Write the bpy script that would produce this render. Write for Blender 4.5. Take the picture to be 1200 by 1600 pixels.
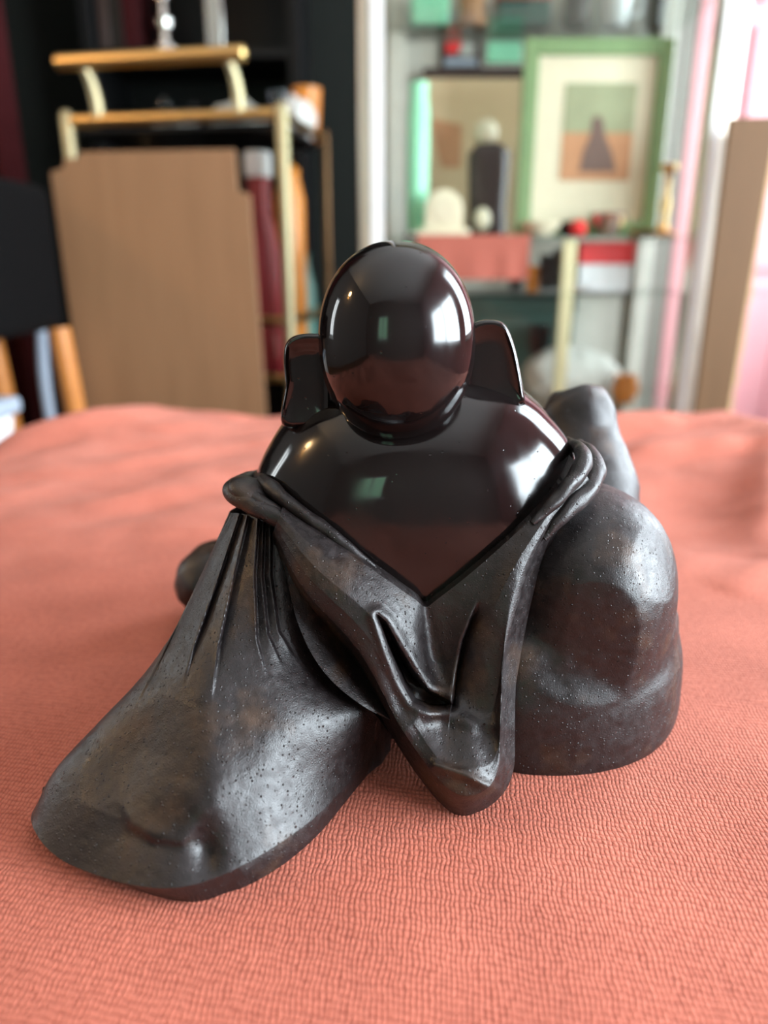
import bpy, bmesh, math, random
import numpy as np
from mathutils import Vector

random.seed(7)
sc = bpy.context.scene
COL = sc.collection
for o in list(bpy.data.objects):
    bpy.data.objects.remove(o)

# ------------------------------------------------------------------ camera
PITCH = math.radians(18.8)
CAMH = 0.15
FPX = 1600 * 26.0 / 36.0
cam_d = bpy.data.cameras.new('camera')
cam = bpy.data.objects.new('camera', cam_d)
COL.objects.link(cam)
cam.location = (0, 0, CAMH)
cam.rotation_euler = (math.pi / 2 - PITCH, 0, 0)
cam_d.sensor_fit = 'VERTICAL'
cam_d.sensor_height = 36
cam_d.sensor_width = 27
cam_d.lens = 26
cam_d.clip_start = 0.005
cam_d.dof.use_dof = True
cam_d.dof.focus_distance = 0.212
cam_d.dof.aperture_fstop = 6.3
sc.camera = cam

# ------------------------------------------------------------------ world, light, exposure
world = bpy.data.worlds.new('world')
sc.world = world
world.use_nodes = True
bg = world.node_tree.nodes['Background']
bg.inputs[0].default_value = (0.62, 0.78, 1.0, 1)
bg.inputs[1].default_value = 1.0

RX0, RX1, RY0, RY1, RZ0, RZ1 = -1.9, 1.5, -1.9, 2.3, -0.45, 1.95
# daylight entering through the two windows of the room: (plane x, y0, y1, z0, z1)
WIN_R = (-1.15, 0.55, 0.02, 1.0)      # right wall, beside the table: y0, y1, z0, z1
WIN_F = (0.95, 1.95, 0.05, 1.6)        # right wall, further on, beside the cabinet
WIN_L = (0.75, 1.10, 0.05, 0.95)      # left wall: y0, y1, z0, z1
WIN_B = (-0.95, -0.40, 0.15, 1.05)     # wall behind the camera: x0, x1, z0, z1


def area(name, loc, rot, sx, sy, power, color):
    l = bpy.data.lights.new(name, 'AREA')
    l.shape = 'RECTANGLE'
    l.size, l.size_y = sx, sy
    l.energy = power
    l.color = color
    o = bpy.data.objects.new(name, l)
    COL.objects.link(o)
    o.location = loc
    o.rotation_euler = rot
    return o


for nm, w_, pw_ in (('daylight_right', WIN_R, 160), ('daylight_far', WIN_F, 78)):
    area(nm, (RX1 + 0.16, (w_[0] + w_[1]) / 2, (w_[2] + w_[3]) / 2),
         (0, math.pi / 2, 0), w_[3] - w_[2], w_[1] - w_[0], pw_, (0.82, 0.91, 1.0))
area('daylight_left', (RX0 - 0.16, (WIN_L[0] + WIN_L[1]) / 2, (WIN_L[2] + WIN_L[3]) / 2),
     (0, -math.pi / 2, 0), WIN_L[3] - WIN_L[2], WIN_L[1] - WIN_L[0], 10, (0.95, 0.98, 1.0))
area('daylight_rear', ((WIN_B[0] + WIN_B[1]) / 2, RY0 - 0.16, (WIN_B[2] + WIN_B[3]) / 2),
     (math.pi / 2, 0, 0), WIN_B[1] - WIN_B[0], WIN_B[3] - WIN_B[2], 3.2, (0.42, 1.0, 0.45))

vs = sc.view_settings
vs.view_transform = 'Standard'
vs.look = 'None'
vs.gamma = 1
vs.use_curve_mapping = False
vs.exposure = 0.22

# ------------------------------------------------------------------ helpers
cP, sP = math.cos(PITCH), math.sin(PITCH)


def P(px, py, Y):
    """world point seen at photo pixel (px, py) and lying at world depth Y"""
    px = np.asarray(px, float); py = np.asarray(py, float); Y = np.asarray(Y, float)
    v = -(py - 800) / FPX
    dy = cP + v * sP
    dz = -sP + v * cP
    k = Y / dy
    return np.stack([(px - 600) / FPX * k, Y + 0 * k, CAMH + dz * k], -1)


def p3(px, py, Y):
    return Vector(P(px, py, Y))


def hash3(i, j, k, seed):
    n = (i * 374761393 + j * 668265263 + k * 2147483647 + seed * 1274126177) & 0xffffffff
    n = ((n ^ (n >> 13)) * 1274126177) & 0xffffffff
    n = (n ^ (n >> 16)) & 0xffff
    return n / 65535.0 * 2 - 1


def vnoise(p, freq, seed=0):
    q = p * freq + 1000.0
    i = np.floor(q).astype(np.int64)
    f = q - i
    f = f * f * (3 - 2 * f)
    r = 0
    for a in (0, 1):
        for b in (0, 1):
            for c in (0, 1):
                w = (f[..., 0] if a else 1 - f[..., 0]) * (f[..., 1] if b else 1 - f[..., 1]) * (f[..., 2] if c else 1 - f[..., 2])
                r = r + w * hash3(i[..., 0] + a, i[..., 1] + b, i[..., 2] + c, seed)
    return r


def wloc(o):
    v = Vector((0, 0, 0))
    while o is not None:
        v = v + o.location
        o = o.parent
    return v


def smooth(me, ang=None):
    for p in me.polygons:
        p.use_smooth = True
    if ang:
        me.set_sharp_from_angle(angle=math.radians(ang))


def obj(name, verts, faces, mat, parent=None, sm=40, recalc=True):
    """one mesh object from world-space vertices"""
    verts = np.asarray([tuple(v) for v in verts] if not isinstance(verts, np.ndarray) else verts, float)
    if parent is not None:
        org = np.array(wloc(parent))
    else:
        lo, hi = verts.min(0), verts.max(0)
        org = np.array([(lo[0] + hi[0]) / 2, (lo[1] + hi[1]) / 2, lo[2]])
    me = bpy.data.meshes.new(name)
    me.from_pydata((verts - org).tolist(), [], [list(f) for f in faces])
    if recalc:
        bm = bmesh.new(); bm.from_mesh(me)
        bmesh.ops.recalc_face_normals(bm, faces=bm.faces)
        bm.to_mesh(me); bm.free()
    if sm:
        smooth(me, sm)
    me.materials.append(mat)
    o = bpy.data.objects.new(name, me)
    COL.objects.link(o)
    if parent is not None:
        o.parent = parent
    else:
        o.location = org
    return o


def tag(o, label=None, cat=None, group=None, kind=None):
    if label: o['label'] = label
    if cat: o['category'] = cat
    if group: o['group'] = group
    if kind: o['kind'] = kind
    return o


def thing(name, loc, label, cat, group=None, kind=None):
    o = bpy.data.objects.new(name, None)
    o.empty_display_size = 0.02
    COL.objects.link(o)
    o.location = loc
    return tag(o, label, cat, group, kind)


def bevel(o, w, seg=2):
    m = o.modifiers.new('bevel', 'BEVEL')
    m.width = w; m.segments = seg; m.limit_method = 'ANGLE'; m.angle_limit = math.radians(40)
    return o


def boxgeo(lo, hi):
    x0, y0, z0 = lo; x1, y1, z1 = hi
    v = [(x0, y0, z0), (x1, y0, z0), (x1, y1, z0), (x0, y1, z0), (x0, y0, z1), (x1, y0, z1), (x1, y1, z1), (x0, y1, z1)]
    f = [(0, 3, 2, 1), (4, 5, 6, 7), (0, 1, 5, 4), (1, 2, 6, 5), (2, 3, 7, 6), (3, 0, 4, 7)]
    return v, f


def box(name, lo, hi, mat, parent=None, bv=0.0, seg=2):
    v, f = boxgeo(lo, hi)
    o = obj(name, v, f, mat, parent, sm=35)
    if bv: bevel(o, bv, seg)
    return o


def boxes(name, lst, mat, parent=None, bv=0.0):
    V, F = [], []
    for lo, hi in lst:
        v, f = boxgeo(lo, hi)
        F += [tuple(i + len(V) for i in q) for q in f]
        V += v
    o = obj(name, V, F, mat, parent, sm=35)
    if bv: bevel(o, bv)
    return o


def tubegeo(pts, r, seg=14, flat=None, resample=0):
    pts = np.array([tuple(p) for p in pts], float)
    rr = np.full(len(pts), r) if np.isscalar(r) else np.array(r, float)
    if resample:
        full = np.concatenate([pts, rr[:, None]], 1)
        full = crspline(full, resample, 0)
        pts, rr = full[:, :3], full[:, 3]
    V, F = [], []
    n = len(pts)
    up = Vector((0.13, 0.21, 1)).normalized()
    for i in range(n):
        t = Vector(pts[min(i + 1, n - 1)] - pts[max(i - 1, 0)]).normalized()
        a = t.cross(up)
        if a.length < 1e-3: a = t.cross(Vector((1, 0, 0)))
        a.normalize()
        b = a.cross(t).normalized()
        for k in range(seg):
            th = 2 * math.pi * k / seg
            q = Vector(pts[i]) + (a * math.cos(th) * (flat or 1) + b * math.sin(th)) * rr[i]
            V.append(tuple(q))
    for i in range(n - 1):
        for k in range(seg):
            F.append((i * seg + k, i * seg + (k + 1) % seg, (i + 1) * seg + (k + 1) % seg, (i + 1) * seg + k))
    F.append(tuple(range(seg - 1, -1, -1)))
    F.append(tuple((n - 1) * seg + k for k in range(seg)))
    return V, F


def tube(name, pts, r, mat, parent=None, seg=14, flat=None, resample=0, sm=50):
    V, F = tubegeo(pts, r, seg, flat, resample)
    return obj(name, V, F, mat, parent, sm=sm)


def lathe(name, prof, c, mat, parent=None, seg=28, sm=45, sx=1, sy=1):
    V, F = [], []
    n = len(prof)
    for r, z in prof:
        for k in range(seg):
            a = 2 * math.pi * k / seg
            V.append((c[0] + r * sx * math.cos(a), c[1] + r * sy * math.sin(a), c[2] + z))
    for i in range(n - 1):
        for k in range(seg):
            F.append((i * seg + k, i * seg + (k + 1) % seg, (i + 1) * seg + (k + 1) % seg, (i + 1) * seg + k))
    F.append(tuple(range(seg - 1, -1, -1)))
    F.append(tuple((n - 1) * seg + k for k in range(seg)))
    return obj(name, V, F, mat, parent, sm=sm)


def prism(name, poly, thick, mat, parent=None, bv=0.0):
    """polygon of world points extruded by the vector thick"""
    n = len(poly)
    t = Vector(thick)
    V = [tuple(Vector(p)) for p in poly] + [tuple(Vector(p) + t) for p in poly]
    F = [tuple(range(n)), tuple(range(2 * n - 1, n - 1, -1))]
    for i in range(n):
        j = (i + 1) % n
        F.append((i, j, n + j, n + i))
    o = obj(name, V, F, mat, parent, sm=35)
    if bv: bevel(o, bv)
    return o


def crspline(a, n, axis):
    """Catmull-Rom resampling of control data along one axis"""
    a = np.moveaxis(np.asarray(a, float), axis, 0)
    m = len(a)
    e = np.concatenate([[2 * a[0] - a[1]], a, [2 * a[-1] - a[-2]]], 0)
    t = np.linspace(0, m - 1, n)
    i = np.clip(np.floor(t).astype(int), 0, m - 2)
    f = (t - i).reshape((-1,) + (1,) * (a.ndim - 1))
    p0, p1, p2, p3_ = e[i], e[i + 1], e[i + 2], e[i + 3]
    r = 0.5 * (2 * p1 + (p2 - p0) * f + (2 * p0 - 5 * p1 + 4 * p2 - p3_) * f ** 2 + (3 * p1 - p0 - 3 * p2 + p3_) * f ** 3)
    return np.moveaxis(r, 0, axis)


def polydist(px, py, line):
    """(signed distance, position 0..1) of points to an open polyline"""
    best = np.full(px.shape, 1e9); sg = np.ones(px.shape); pos = np.zeros(px.shape)
    L = [math.hypot(line[i + 1][0] - line[i][0], line[i + 1][1] - line[i][1]) for i in range(len(line) - 1)]
    tot, acc = sum(L), 0
    for i in range(len(line) - 1):
        ax, ay = line[i]; bx, by = line[i + 1]
        dx, dy = bx - ax, by - ay
        t = np.clip(((px - ax) * dx + (py - ay) * dy) / (L[i] ** 2), 0, 1)
        ex, ey = px - ax - t * dx, py - ay - t * dy
        d = np.hypot(ex, ey)
        s = np.sign(dx * (py - ay) - dy * (px - ax))
        m = d < best
        best = np.where(m, d, best); sg = np.where(m, s, sg)
        pos = np.where(m, (acc + t * L[i]) / tot, pos)
        acc += L[i]
    return best * sg, pos


def inpoly(px, py, poly):
    """signed distance to a closed polygon, negative inside"""
    d, _ = polydist(px, py, poly + [poly[0]])
    c = np.zeros(px.shape, bool)
    n = len(poly)
    for i in range(n):
        x0, y0 = poly[i]; x1, y1 = poly[(i + 1) % n]
        if y0 == y1: continue
        cond = ((y0 > py) != (y1 > py)) & (px < (x1 - x0) * (py - y0) / (y1 - y0) + x0)
        c ^= cond
    return np.where(c, -np.abs(d), np.abs(d))


def sst(x, a, b):
    t = np.clip((x - a) / (b - a), 0, 1)
    return t * t * (3 - 2 * t)


def gridmesh(name, W, B, mat, parent, sm=50):
    """closed solid between a front grid W and a back grid B"""
    nv, nu = W.shape[:2]
    V = np.concatenate([W.reshape(-1, 3), B.reshape(-1, 3)], 0)
    N = nv * nu
    F = []
    idx = np.arange(N).reshape(nv, nu)
    q = np.stack([idx[:-1, :-1], idx[:-1, 1:], idx[1:, 1:], idx[1:, :-1]], -1).reshape(-1, 4)
    F += q.tolist()
    F += (q[:, ::-1] + N).tolist()
    ring = list(idx[0, :]) + list(idx[1:, -1]) + list(idx[-1, ::-1][1:]) + list(idx[::-1, 0][1:-1])
    for a in range(len(ring)):
        b = (a + 1) % len(ring)
        F.append((int(ring[a]), int(ring[b]), int(ring[b] + N), int(ring[a] + N)))
    return obj(name, V, F, mat, parent, sm=sm)


def normals(W):
    gu = np.gradient(W, axis=1); gv = np.gradient(W, axis=0)
    n = np.cross(gu, gv)
    n /= np.linalg.norm(n, axis=-1, keepdims=True) + 1e-12
    return n


def chisel(W, amp=1.0):
    """carved unevenness of the rough wood"""
    n = vnoise(W, 90, 3) * 0.00030 + vnoise(W, 420, 5) * 0.00006 + vnoise(W, 1100, 9) * 0.000035
    return n * amp


# ------------------------------------------------------------------ materials
def new_mat(name):
    m = bpy.data.materials.new(name)
    m.use_nodes = True
    nt = m.node_tree
    b = nt.nodes['Principled BSDF']
    return m, nt, b


def node(nt, t, **kw):
    n = nt.nodes.new(t)
    for k, v in kw.items():
        setattr(n, k, v)
    return n


def plain(name, color, rough=0.5, metal=0.0, var=0.12, scale=40, bump=0.0, spec=0.5, trans=0.0, coat=0.0):
    m, nt, b = new_mat(name)
    tc = node(nt, 'ShaderNodeTexCoord')
    nz = node(nt, 'ShaderNodeTexNoise')
    nz.inputs['Scale'].default_value = scale
    nz.inputs['Detail'].default_value = 4
    nt.links.new(tc.outputs['Object'], nz.inputs['Vector'])
    mx = node(nt, 'ShaderNodeMix', data_type='RGBA')
    nt.links.new(nz.outputs['Fac'], mx.inputs['Factor'])
    mx.inputs['A'].default_value = tuple(c * (1 - var) for c in color) + (1,)
    mx.inputs['B'].default_value = tuple(min(1, c * (1 + var)) for c in color) + (1,)
    nt.links.new(mx.outputs['Result'], b.inputs['Base Color'])
    b.inputs['Roughness'].default_value = rough
    b.inputs['Metallic'].default_value = metal
    b.inputs['Specular IOR Level'].default_value = spec
    b.inputs['Transmission Weight'].default_value = trans
    b.inputs['Coat Weight'].default_value = coat
    if bump:
        bp = node(nt, 'ShaderNodeBump')
        bp.inputs['Strength'].default_value = 0.5
        bp.inputs['Distance'].default_value = bump
        nt.links.new(nz.outputs['Fac'], bp.inputs['Height'])
        nt.links.new(bp.outputs['Normal'], b.inputs['Normal'])
    return m


def thin_glass(name, tint=(0.97, 0.98, 0.97), refl=0.08):
    m = bpy.data.materials.new(name)
    m.use_nodes = True
    nt = m.node_tree
    nt.nodes.clear()
    out = node(nt, 'ShaderNodeOutputMaterial')
    tr = node(nt, 'ShaderNodeBsdfTransparent')
    tr.inputs[0].default_value = tint + (1,)
    gl = node(nt, 'ShaderNodeBsdfGlossy')
    gl.inputs['Roughness'].default_value = 0.02
    fr = node(nt, 'ShaderNodeFresnel')
    fr.inputs[0].default_value = 1.45
    mx = node(nt, 'ShaderNodeMixShader')
    # the thin pane does not refract, so only its outer faces reflect
    ge = node(nt, 'ShaderNodeNewGeometry')
    iv = node(nt, 'ShaderNodeMath', operation='SUBTRACT'); iv.inputs[0].default_value = 1.0
    nt.links.new(ge.outputs['Backfacing'], iv.inputs[1])
    fm = node(nt, 'ShaderNodeMath', operation='MULTIPLY')
    nt.links.new(fr.outputs[0], fm.inputs[0]); nt.links.new(iv.outputs[0], fm.inputs[1])
    nt.links.new(fm.outputs[0], mx.inputs[0])
    nt.links.new(tr.outputs[0], mx.inputs[1])
    nt.links.new(gl.outputs[0], mx.inputs[2])
    nt.links.new(mx.outputs[0], out.inputs[0])
    return m


def wood_grain(name, c1, c2, rough=0.45, stretch=(3, 3, 40), scale=6, axis_rot=(0, 0, 0)):
    m, nt, b = new_mat(name)
    tc = node(nt, 'ShaderNodeTexCoord')
    mp = node(nt, 'ShaderNodeMapping')
    mp.inputs['Scale'].default_value = stretch
    nt.links.new(tc.outputs['Object'], mp.inputs['Vector'])
    nz = node(nt, 'ShaderNodeTexNoise')
    nz.inputs['Scale'].default_value = scale
    nz.inputs['Detail'].default_value = 5
    nz.inputs['Distortion'].default_value = 0.6
    nt.links.new(mp.outputs['Vector'], nz.inputs['Vector'])
    mx = node(nt, 'ShaderNodeMix', data_type='RGBA')
    mx.inputs['A'].default_value = c1 + (1,)
    mx.inputs['B'].default_value = c2 + (1,)
    nt.links.new(nz.outputs['Fac'], mx.inputs['Factor'])
    nt.links.new(mx.outputs['Result'], b.inputs['Base Color'])
    b.inputs['Roughness'].default_value = rough
    return m


def mat_carved():
    """dark, open-pored, waxed wood of the robe: brown patches painted for warm lamp reflections, fine sparkle"""
    m, nt, b = new_mat('carved_dark_wood')
    tc = node(nt, 'ShaderNodeTexCoord')
    n1 = node(nt, 'ShaderNodeTexNoise'); n1.inputs['Scale'].default_value = 55; n1.inputs['Detail'].default_value = 5
    n2 = node(nt, 'ShaderNodeTexNoise'); n2.inputs['Scale'].default_value = 2600; n2.inputs['Detail'].default_value = 3
    n3 = node(nt, 'ShaderNodeTexVoronoi'); n3.inputs['Scale'].default_value = 820
    n4 = node(nt, 'ShaderNodeTexNoise'); n4.inputs['Scale'].default_value = 380; n4.inputs['Detail'].default_value = 4
    for n in (n1, n2, n3, n4):
        nt.links.new(tc.outputs['Object'], n.inputs['Vector'])
    r1 = node(nt, 'ShaderNodeValToRGB')
    r1.color_ramp.elements[0].position = 0.54; r1.color_ramp.elements[0].color = (0.0085, 0.0055, 0.0058, 1)
    r1.color_ramp.elements[1].position = 0.76; r1.color_ramp.elements[1].color = (0.046, 0.022, 0.009, 1)  # brown noise patches put warm lamp reflections into the colour
    nt.links.new(n1.outputs['Fac'], r1.inputs['Fac'])
    mx = node(nt, 'ShaderNodeMix', data_type='RGBA', blend_type='MULTIPLY')
    mx.inputs['Factor'].default_value = 0.6
    r2 = node(nt, 'ShaderNodeValToRGB')
    r2.color_ramp.elements[0].position = 0.3; r2.color_ramp.elements[0].color = (0.35, 0.35, 0.35, 1)
    r2.color_ramp.elements[1].position = 0.7; r2.color_ramp.elements[1].color = (1.5, 1.5, 1.5, 1)
    nt.links.new(n4.outputs['Fac'], r2.inputs['Fac'])
    nt.links.new(r1.outputs['Color'], mx.inputs['A']); nt.links.new(r2.outputs['Color'], mx.inputs['B'])
    nt.links.new(mx.outputs['Result'], b.inputs['Base Color'])
    # roughness
    mr = node(nt, 'ShaderNodeMapRange')
    mr.inputs['From Min'].default_value = 0.3; mr.inputs['From Max'].default_value = 0.7
    mr.inputs['To Min'].default_value = 0.32; mr.inputs['To Max'].default_value = 0.50
    nt.links.new(n4.outputs['Fac'], mr.inputs['Value'])
    nt.links.new(mr.outputs['Result'], b.inputs['Roughness'])
    b.inputs['Specular IOR Level'].default_value = 0.5
    bp = node(nt, 'ShaderNodeBump'); bp.inputs['Strength'].default_value = 0.5; bp.inputs['Distance'].default_value = 0.00020
    bp2 = node(nt, 'ShaderNodeBump'); bp2.inputs['Strength'].default_value = 1.0; bp2.inputs['Distance'].default_value = 0.00050
    nt.links.new(n2.outputs['Fac'], bp.inputs['Height'])
    rv = node(nt, 'ShaderNodeValToRGB')
    rv.color_ramp.elements[0].position = 0.02; rv.color_ramp.elements[0].color = (1, 1, 1, 1)
    rv.color_ramp.elements[1].position = 0.26; rv.color_ramp.elements[1].color = (0, 0, 0, 1)
    nt.links.new(n3.outputs['Distance'], rv.inputs['Fac'])
    sep = node(nt, 'ShaderNodeSeparateColor'); nt.links.new(n3.outputs['Color'], sep.inputs[0])
    gt = node(nt, 'ShaderNodeMath', operation='SUBTRACT'); gt.inputs[1].default_value = 0.35
    nt.links.new(sep.outputs[0], gt.inputs[0])
    mu = node(nt, 'ShaderNodeMath', operation='MULTIPLY')
    nt.links.new(gt.outputs[0], mu.inputs[0]); nt.links.new(rv.outputs['Color'], mu.inputs[1])
    nt.links.new(mu.outputs[0], bp2.inputs['Height'])
    nt.links.new(bp2.outputs['Normal'], bp.inputs['Normal'])
    nt.links.new(bp.outputs['Normal'], b.inputs['Normal'])
    return m


def mat_polished():
    m, nt, b = new_mat('polished_dark_wood')
    tc = node(nt, 'ShaderNodeTexCoord')
    mp = node(nt, 'ShaderNodeMapping'); mp.inputs['Scale'].default_value = (1, 1, 0.25); mp.inputs['Rotation'].default_value = (0, 0.6, 0.3)
    nt.links.new(tc.outputs['Object'], mp.inputs['Vector'])
    n1 = node(nt, 'ShaderNodeTexNoise'); n1.inputs['Scale'].default_value = 60; n1.inputs['Detail'].default_value = 6
    n2 = node(nt, 'ShaderNodeTexVoronoi'); n2.inputs['Scale'].default_value = 260
    nt.links.new(mp.outputs['Vector'], n1.inputs['Vector'])
    nt.links.new(tc.outputs['Object'], n2.inputs['Vector'])
    b.inputs['Base Color'].default_value = (0.0055, 0.0036, 0.0036, 1)
    mr = node(nt, 'ShaderNodeMapRange')
    mr.inputs['From Min'].default_value = 0.42; mr.inputs['From Max'].default_value = 0.75
    mr.inputs['To Min'].default_value = 0.045; mr.inputs['To Max'].default_value = 0.26
    nt.links.new(n1.outputs['Fac'], mr.inputs['Value'])
    nt.links.new(mr.outputs['Result'], b.inputs['Roughness'])
    b.inputs['Specular IOR Level'].default_value = 0.52
    # tiny pits
    r = node(nt, 'ShaderNodeValToRGB')
    r.color_ramp.elements[0].position = 0.03; r.color_ramp.elements[1].position = 0.10
    nt.links.new(n2.outputs['Distance'], r.inputs['Fac'])
    bp = node(nt, 'ShaderNodeBump'); bp.inputs['Strength'].default_value = 0.25; bp.inputs['Distance'].default_value = 0.0002
    nt.links.new(r.outputs['Color'], bp.inputs['Height'])
    nt.links.new(bp.outputs['Normal'], b.inputs['Normal'])
    return m


def mat_cloth():
    """coarse plain-weave salmon linen: over/under threads as relief and tone"""
    m, nt, b = new_mat('salmon_linen')
    L = nt.links
    uv = node(nt, 'ShaderNodeUVMap'); uv.uv_map = 'UVMap'
    def mth(op, a, bb=None, clamp=False):
        n = node(nt, 'ShaderNodeMath', operation=op, use_clamp=clamp)
        for i, x in enumerate((a, bb)):
            if x is None: continue
            if isinstance(x, (int, float)): n.inputs[i].default_value = x
            else: L.new(x, n.inputs[i])
        return n.outputs[0]
    # wander of the threads
    nz = node(nt, 'ShaderNodeTexNoise'); nz.inputs['Scale'].default_value = 130; nz.inputs['Detail'].default_value = 3
    L.new(uv.outputs['UV'], nz.inputs['Vector'])
    sub = node(nt, 'ShaderNodeVectorMath', operation='SUBTRACT'); sub.inputs[1].default_value = (0.5, 0.5, 0.5)
    L.new(nz.outputs['Color'], sub.inputs[0])
    scl = node(nt, 'ShaderNodeVectorMath', operation='SCALE'); scl.inputs['Scale'].default_value = 0.0027
    L.new(sub.outputs[0], scl.inputs[0])
    add = node(nt, 'ShaderNodeVectorMath', operation='ADD')
    L.new(uv.outputs['UV'], add.inputs[0]); L.new(scl.outputs[0], add.inputs[1])
    mp = node(nt, 'ShaderNodeMapping'); mp.inputs['Rotation'].default_value = (0, 0, 0.12); mp.inputs['Scale'].default_value = (820, 540, 1)
    L.new(add.outputs[0], mp.inputs['Vector'])
    sp = node(nt, 'ShaderNodeSeparateXYZ'); L.new(mp.outputs[0], sp.inputs[0])
    u, v = sp.outputs['X'], sp.outputs['Y']
    fu, fv = mth('FRACT', u), mth('FRACT', v)
    su = mth('SINE', mth('MULTIPLY', fu, math.pi))
    sv = mth('SINE', mth('MULTIPLY', fv, math.pi))
    par = mth('FLOORED_MODULO', mth('ADD', mth('FLOOR', u), mth('FLOOR', v)), 2)
    hu = mth('MULTIPLY', mth('POWER', su, 0.6), mth('ADD', mth('MULTIPLY', sv, 0.66), 0.34))
    hv = mth('MULTIPLY', mth('POWER', sv, 0.6), mth('ADD', mth('MULTIPLY', su, 0.60), 0.32))
    mix = node(nt, 'ShaderNodeMix', data_type='FLOAT')
    L.new(par, mix.inputs['Factor']); L.new(hu, mix.inputs['A']); L.new(hv, mix.inputs['B'])
    h = mix.outputs['Result']
    fib = node(nt, 'ShaderNodeTexNoise'); fib.inputs['Scale'].default_value = 2200; fib.inputs['Detail'].default_value = 3
    L.new(uv.outputs['UV'], fib.inputs['Vector'])
    slub = node(nt, 'ShaderNodeTexNoise'); slub.inputs['Scale'].default_value = 420; slub.inputs['Detail'].default_value = 3
    L.new(uv.outputs['UV'], slub.inputs['Vector'])
    hh = mth('ADD', mth('ADD', h, mth('MULTIPLY', fib.outputs['Fac'], 0.5)), mth('MULTIPLY', slub.outputs['Fac'], 1.25))
    ramp = node(nt, 'ShaderNodeValToRGB')
    e = ramp.color_ramp.elements
    e[0].position = 0.25; e[0].color = (0.22, 0.046, 0.028, 1)
    e[1].position = 0.95; e[1].color = (0.50, 0.150, 0.100, 1)
    L.new(mth('MULTIPLY', hh, 0.56), ramp.inputs['Fac'])
    # faded areas
    big = node(nt, 'ShaderNodeTexNoise'); big.inputs['Scale'].default_value = 22; big.inputs['Detail'].default_value = 4
    L.new(uv.outputs['UV'], big.inputs['Vector'])
    mx = node(nt, 'ShaderNodeMix', data_type='RGBA', blend_type='MULTIPLY'); mx.inputs['Factor'].default_value = 1
    r2 = node(nt, 'ShaderNodeValToRGB')
    r2.color_ramp.elements[0].position = 0.3; r2.color_ramp.elements[0].color = (0.84, 0.80, 0.78, 1)
    r2.color_ramp.elements[1].position = 0.7; r2.color_ramp.elements[1].color = (1.1, 1.1, 1.1, 1)
    L.new(big.outputs['Fac'], r2.inputs['Fac'])
    L.new(ramp.outputs['Color'], mx.inputs['A']); L.new(r2.outputs['Color'], mx.inputs['B'])
    L.new(mx.outputs['Result'], b.inputs['Base Color'])
    b.inputs['Roughness'].default_value = 0.85
    b.inputs['Specular IOR Level'].default_value = 0.25
    b.inputs['Sheen Weight'].default_value = 0.15
    b.inputs['Sheen Roughness'].default_value = 0.4
    b.inputs['Sheen Tint'].default_value = (1.0, 0.7, 0.6, 1)
    bp = node(nt, 'ShaderNodeBump'); bp.inputs['Strength'].default_value = 0.7; bp.inputs['Distance'].default_value = 0.00038
    L.new(hh, bp.inputs['Height']); L.new(bp.outputs['Normal'], b.inputs['Normal'])
    return m


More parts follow.
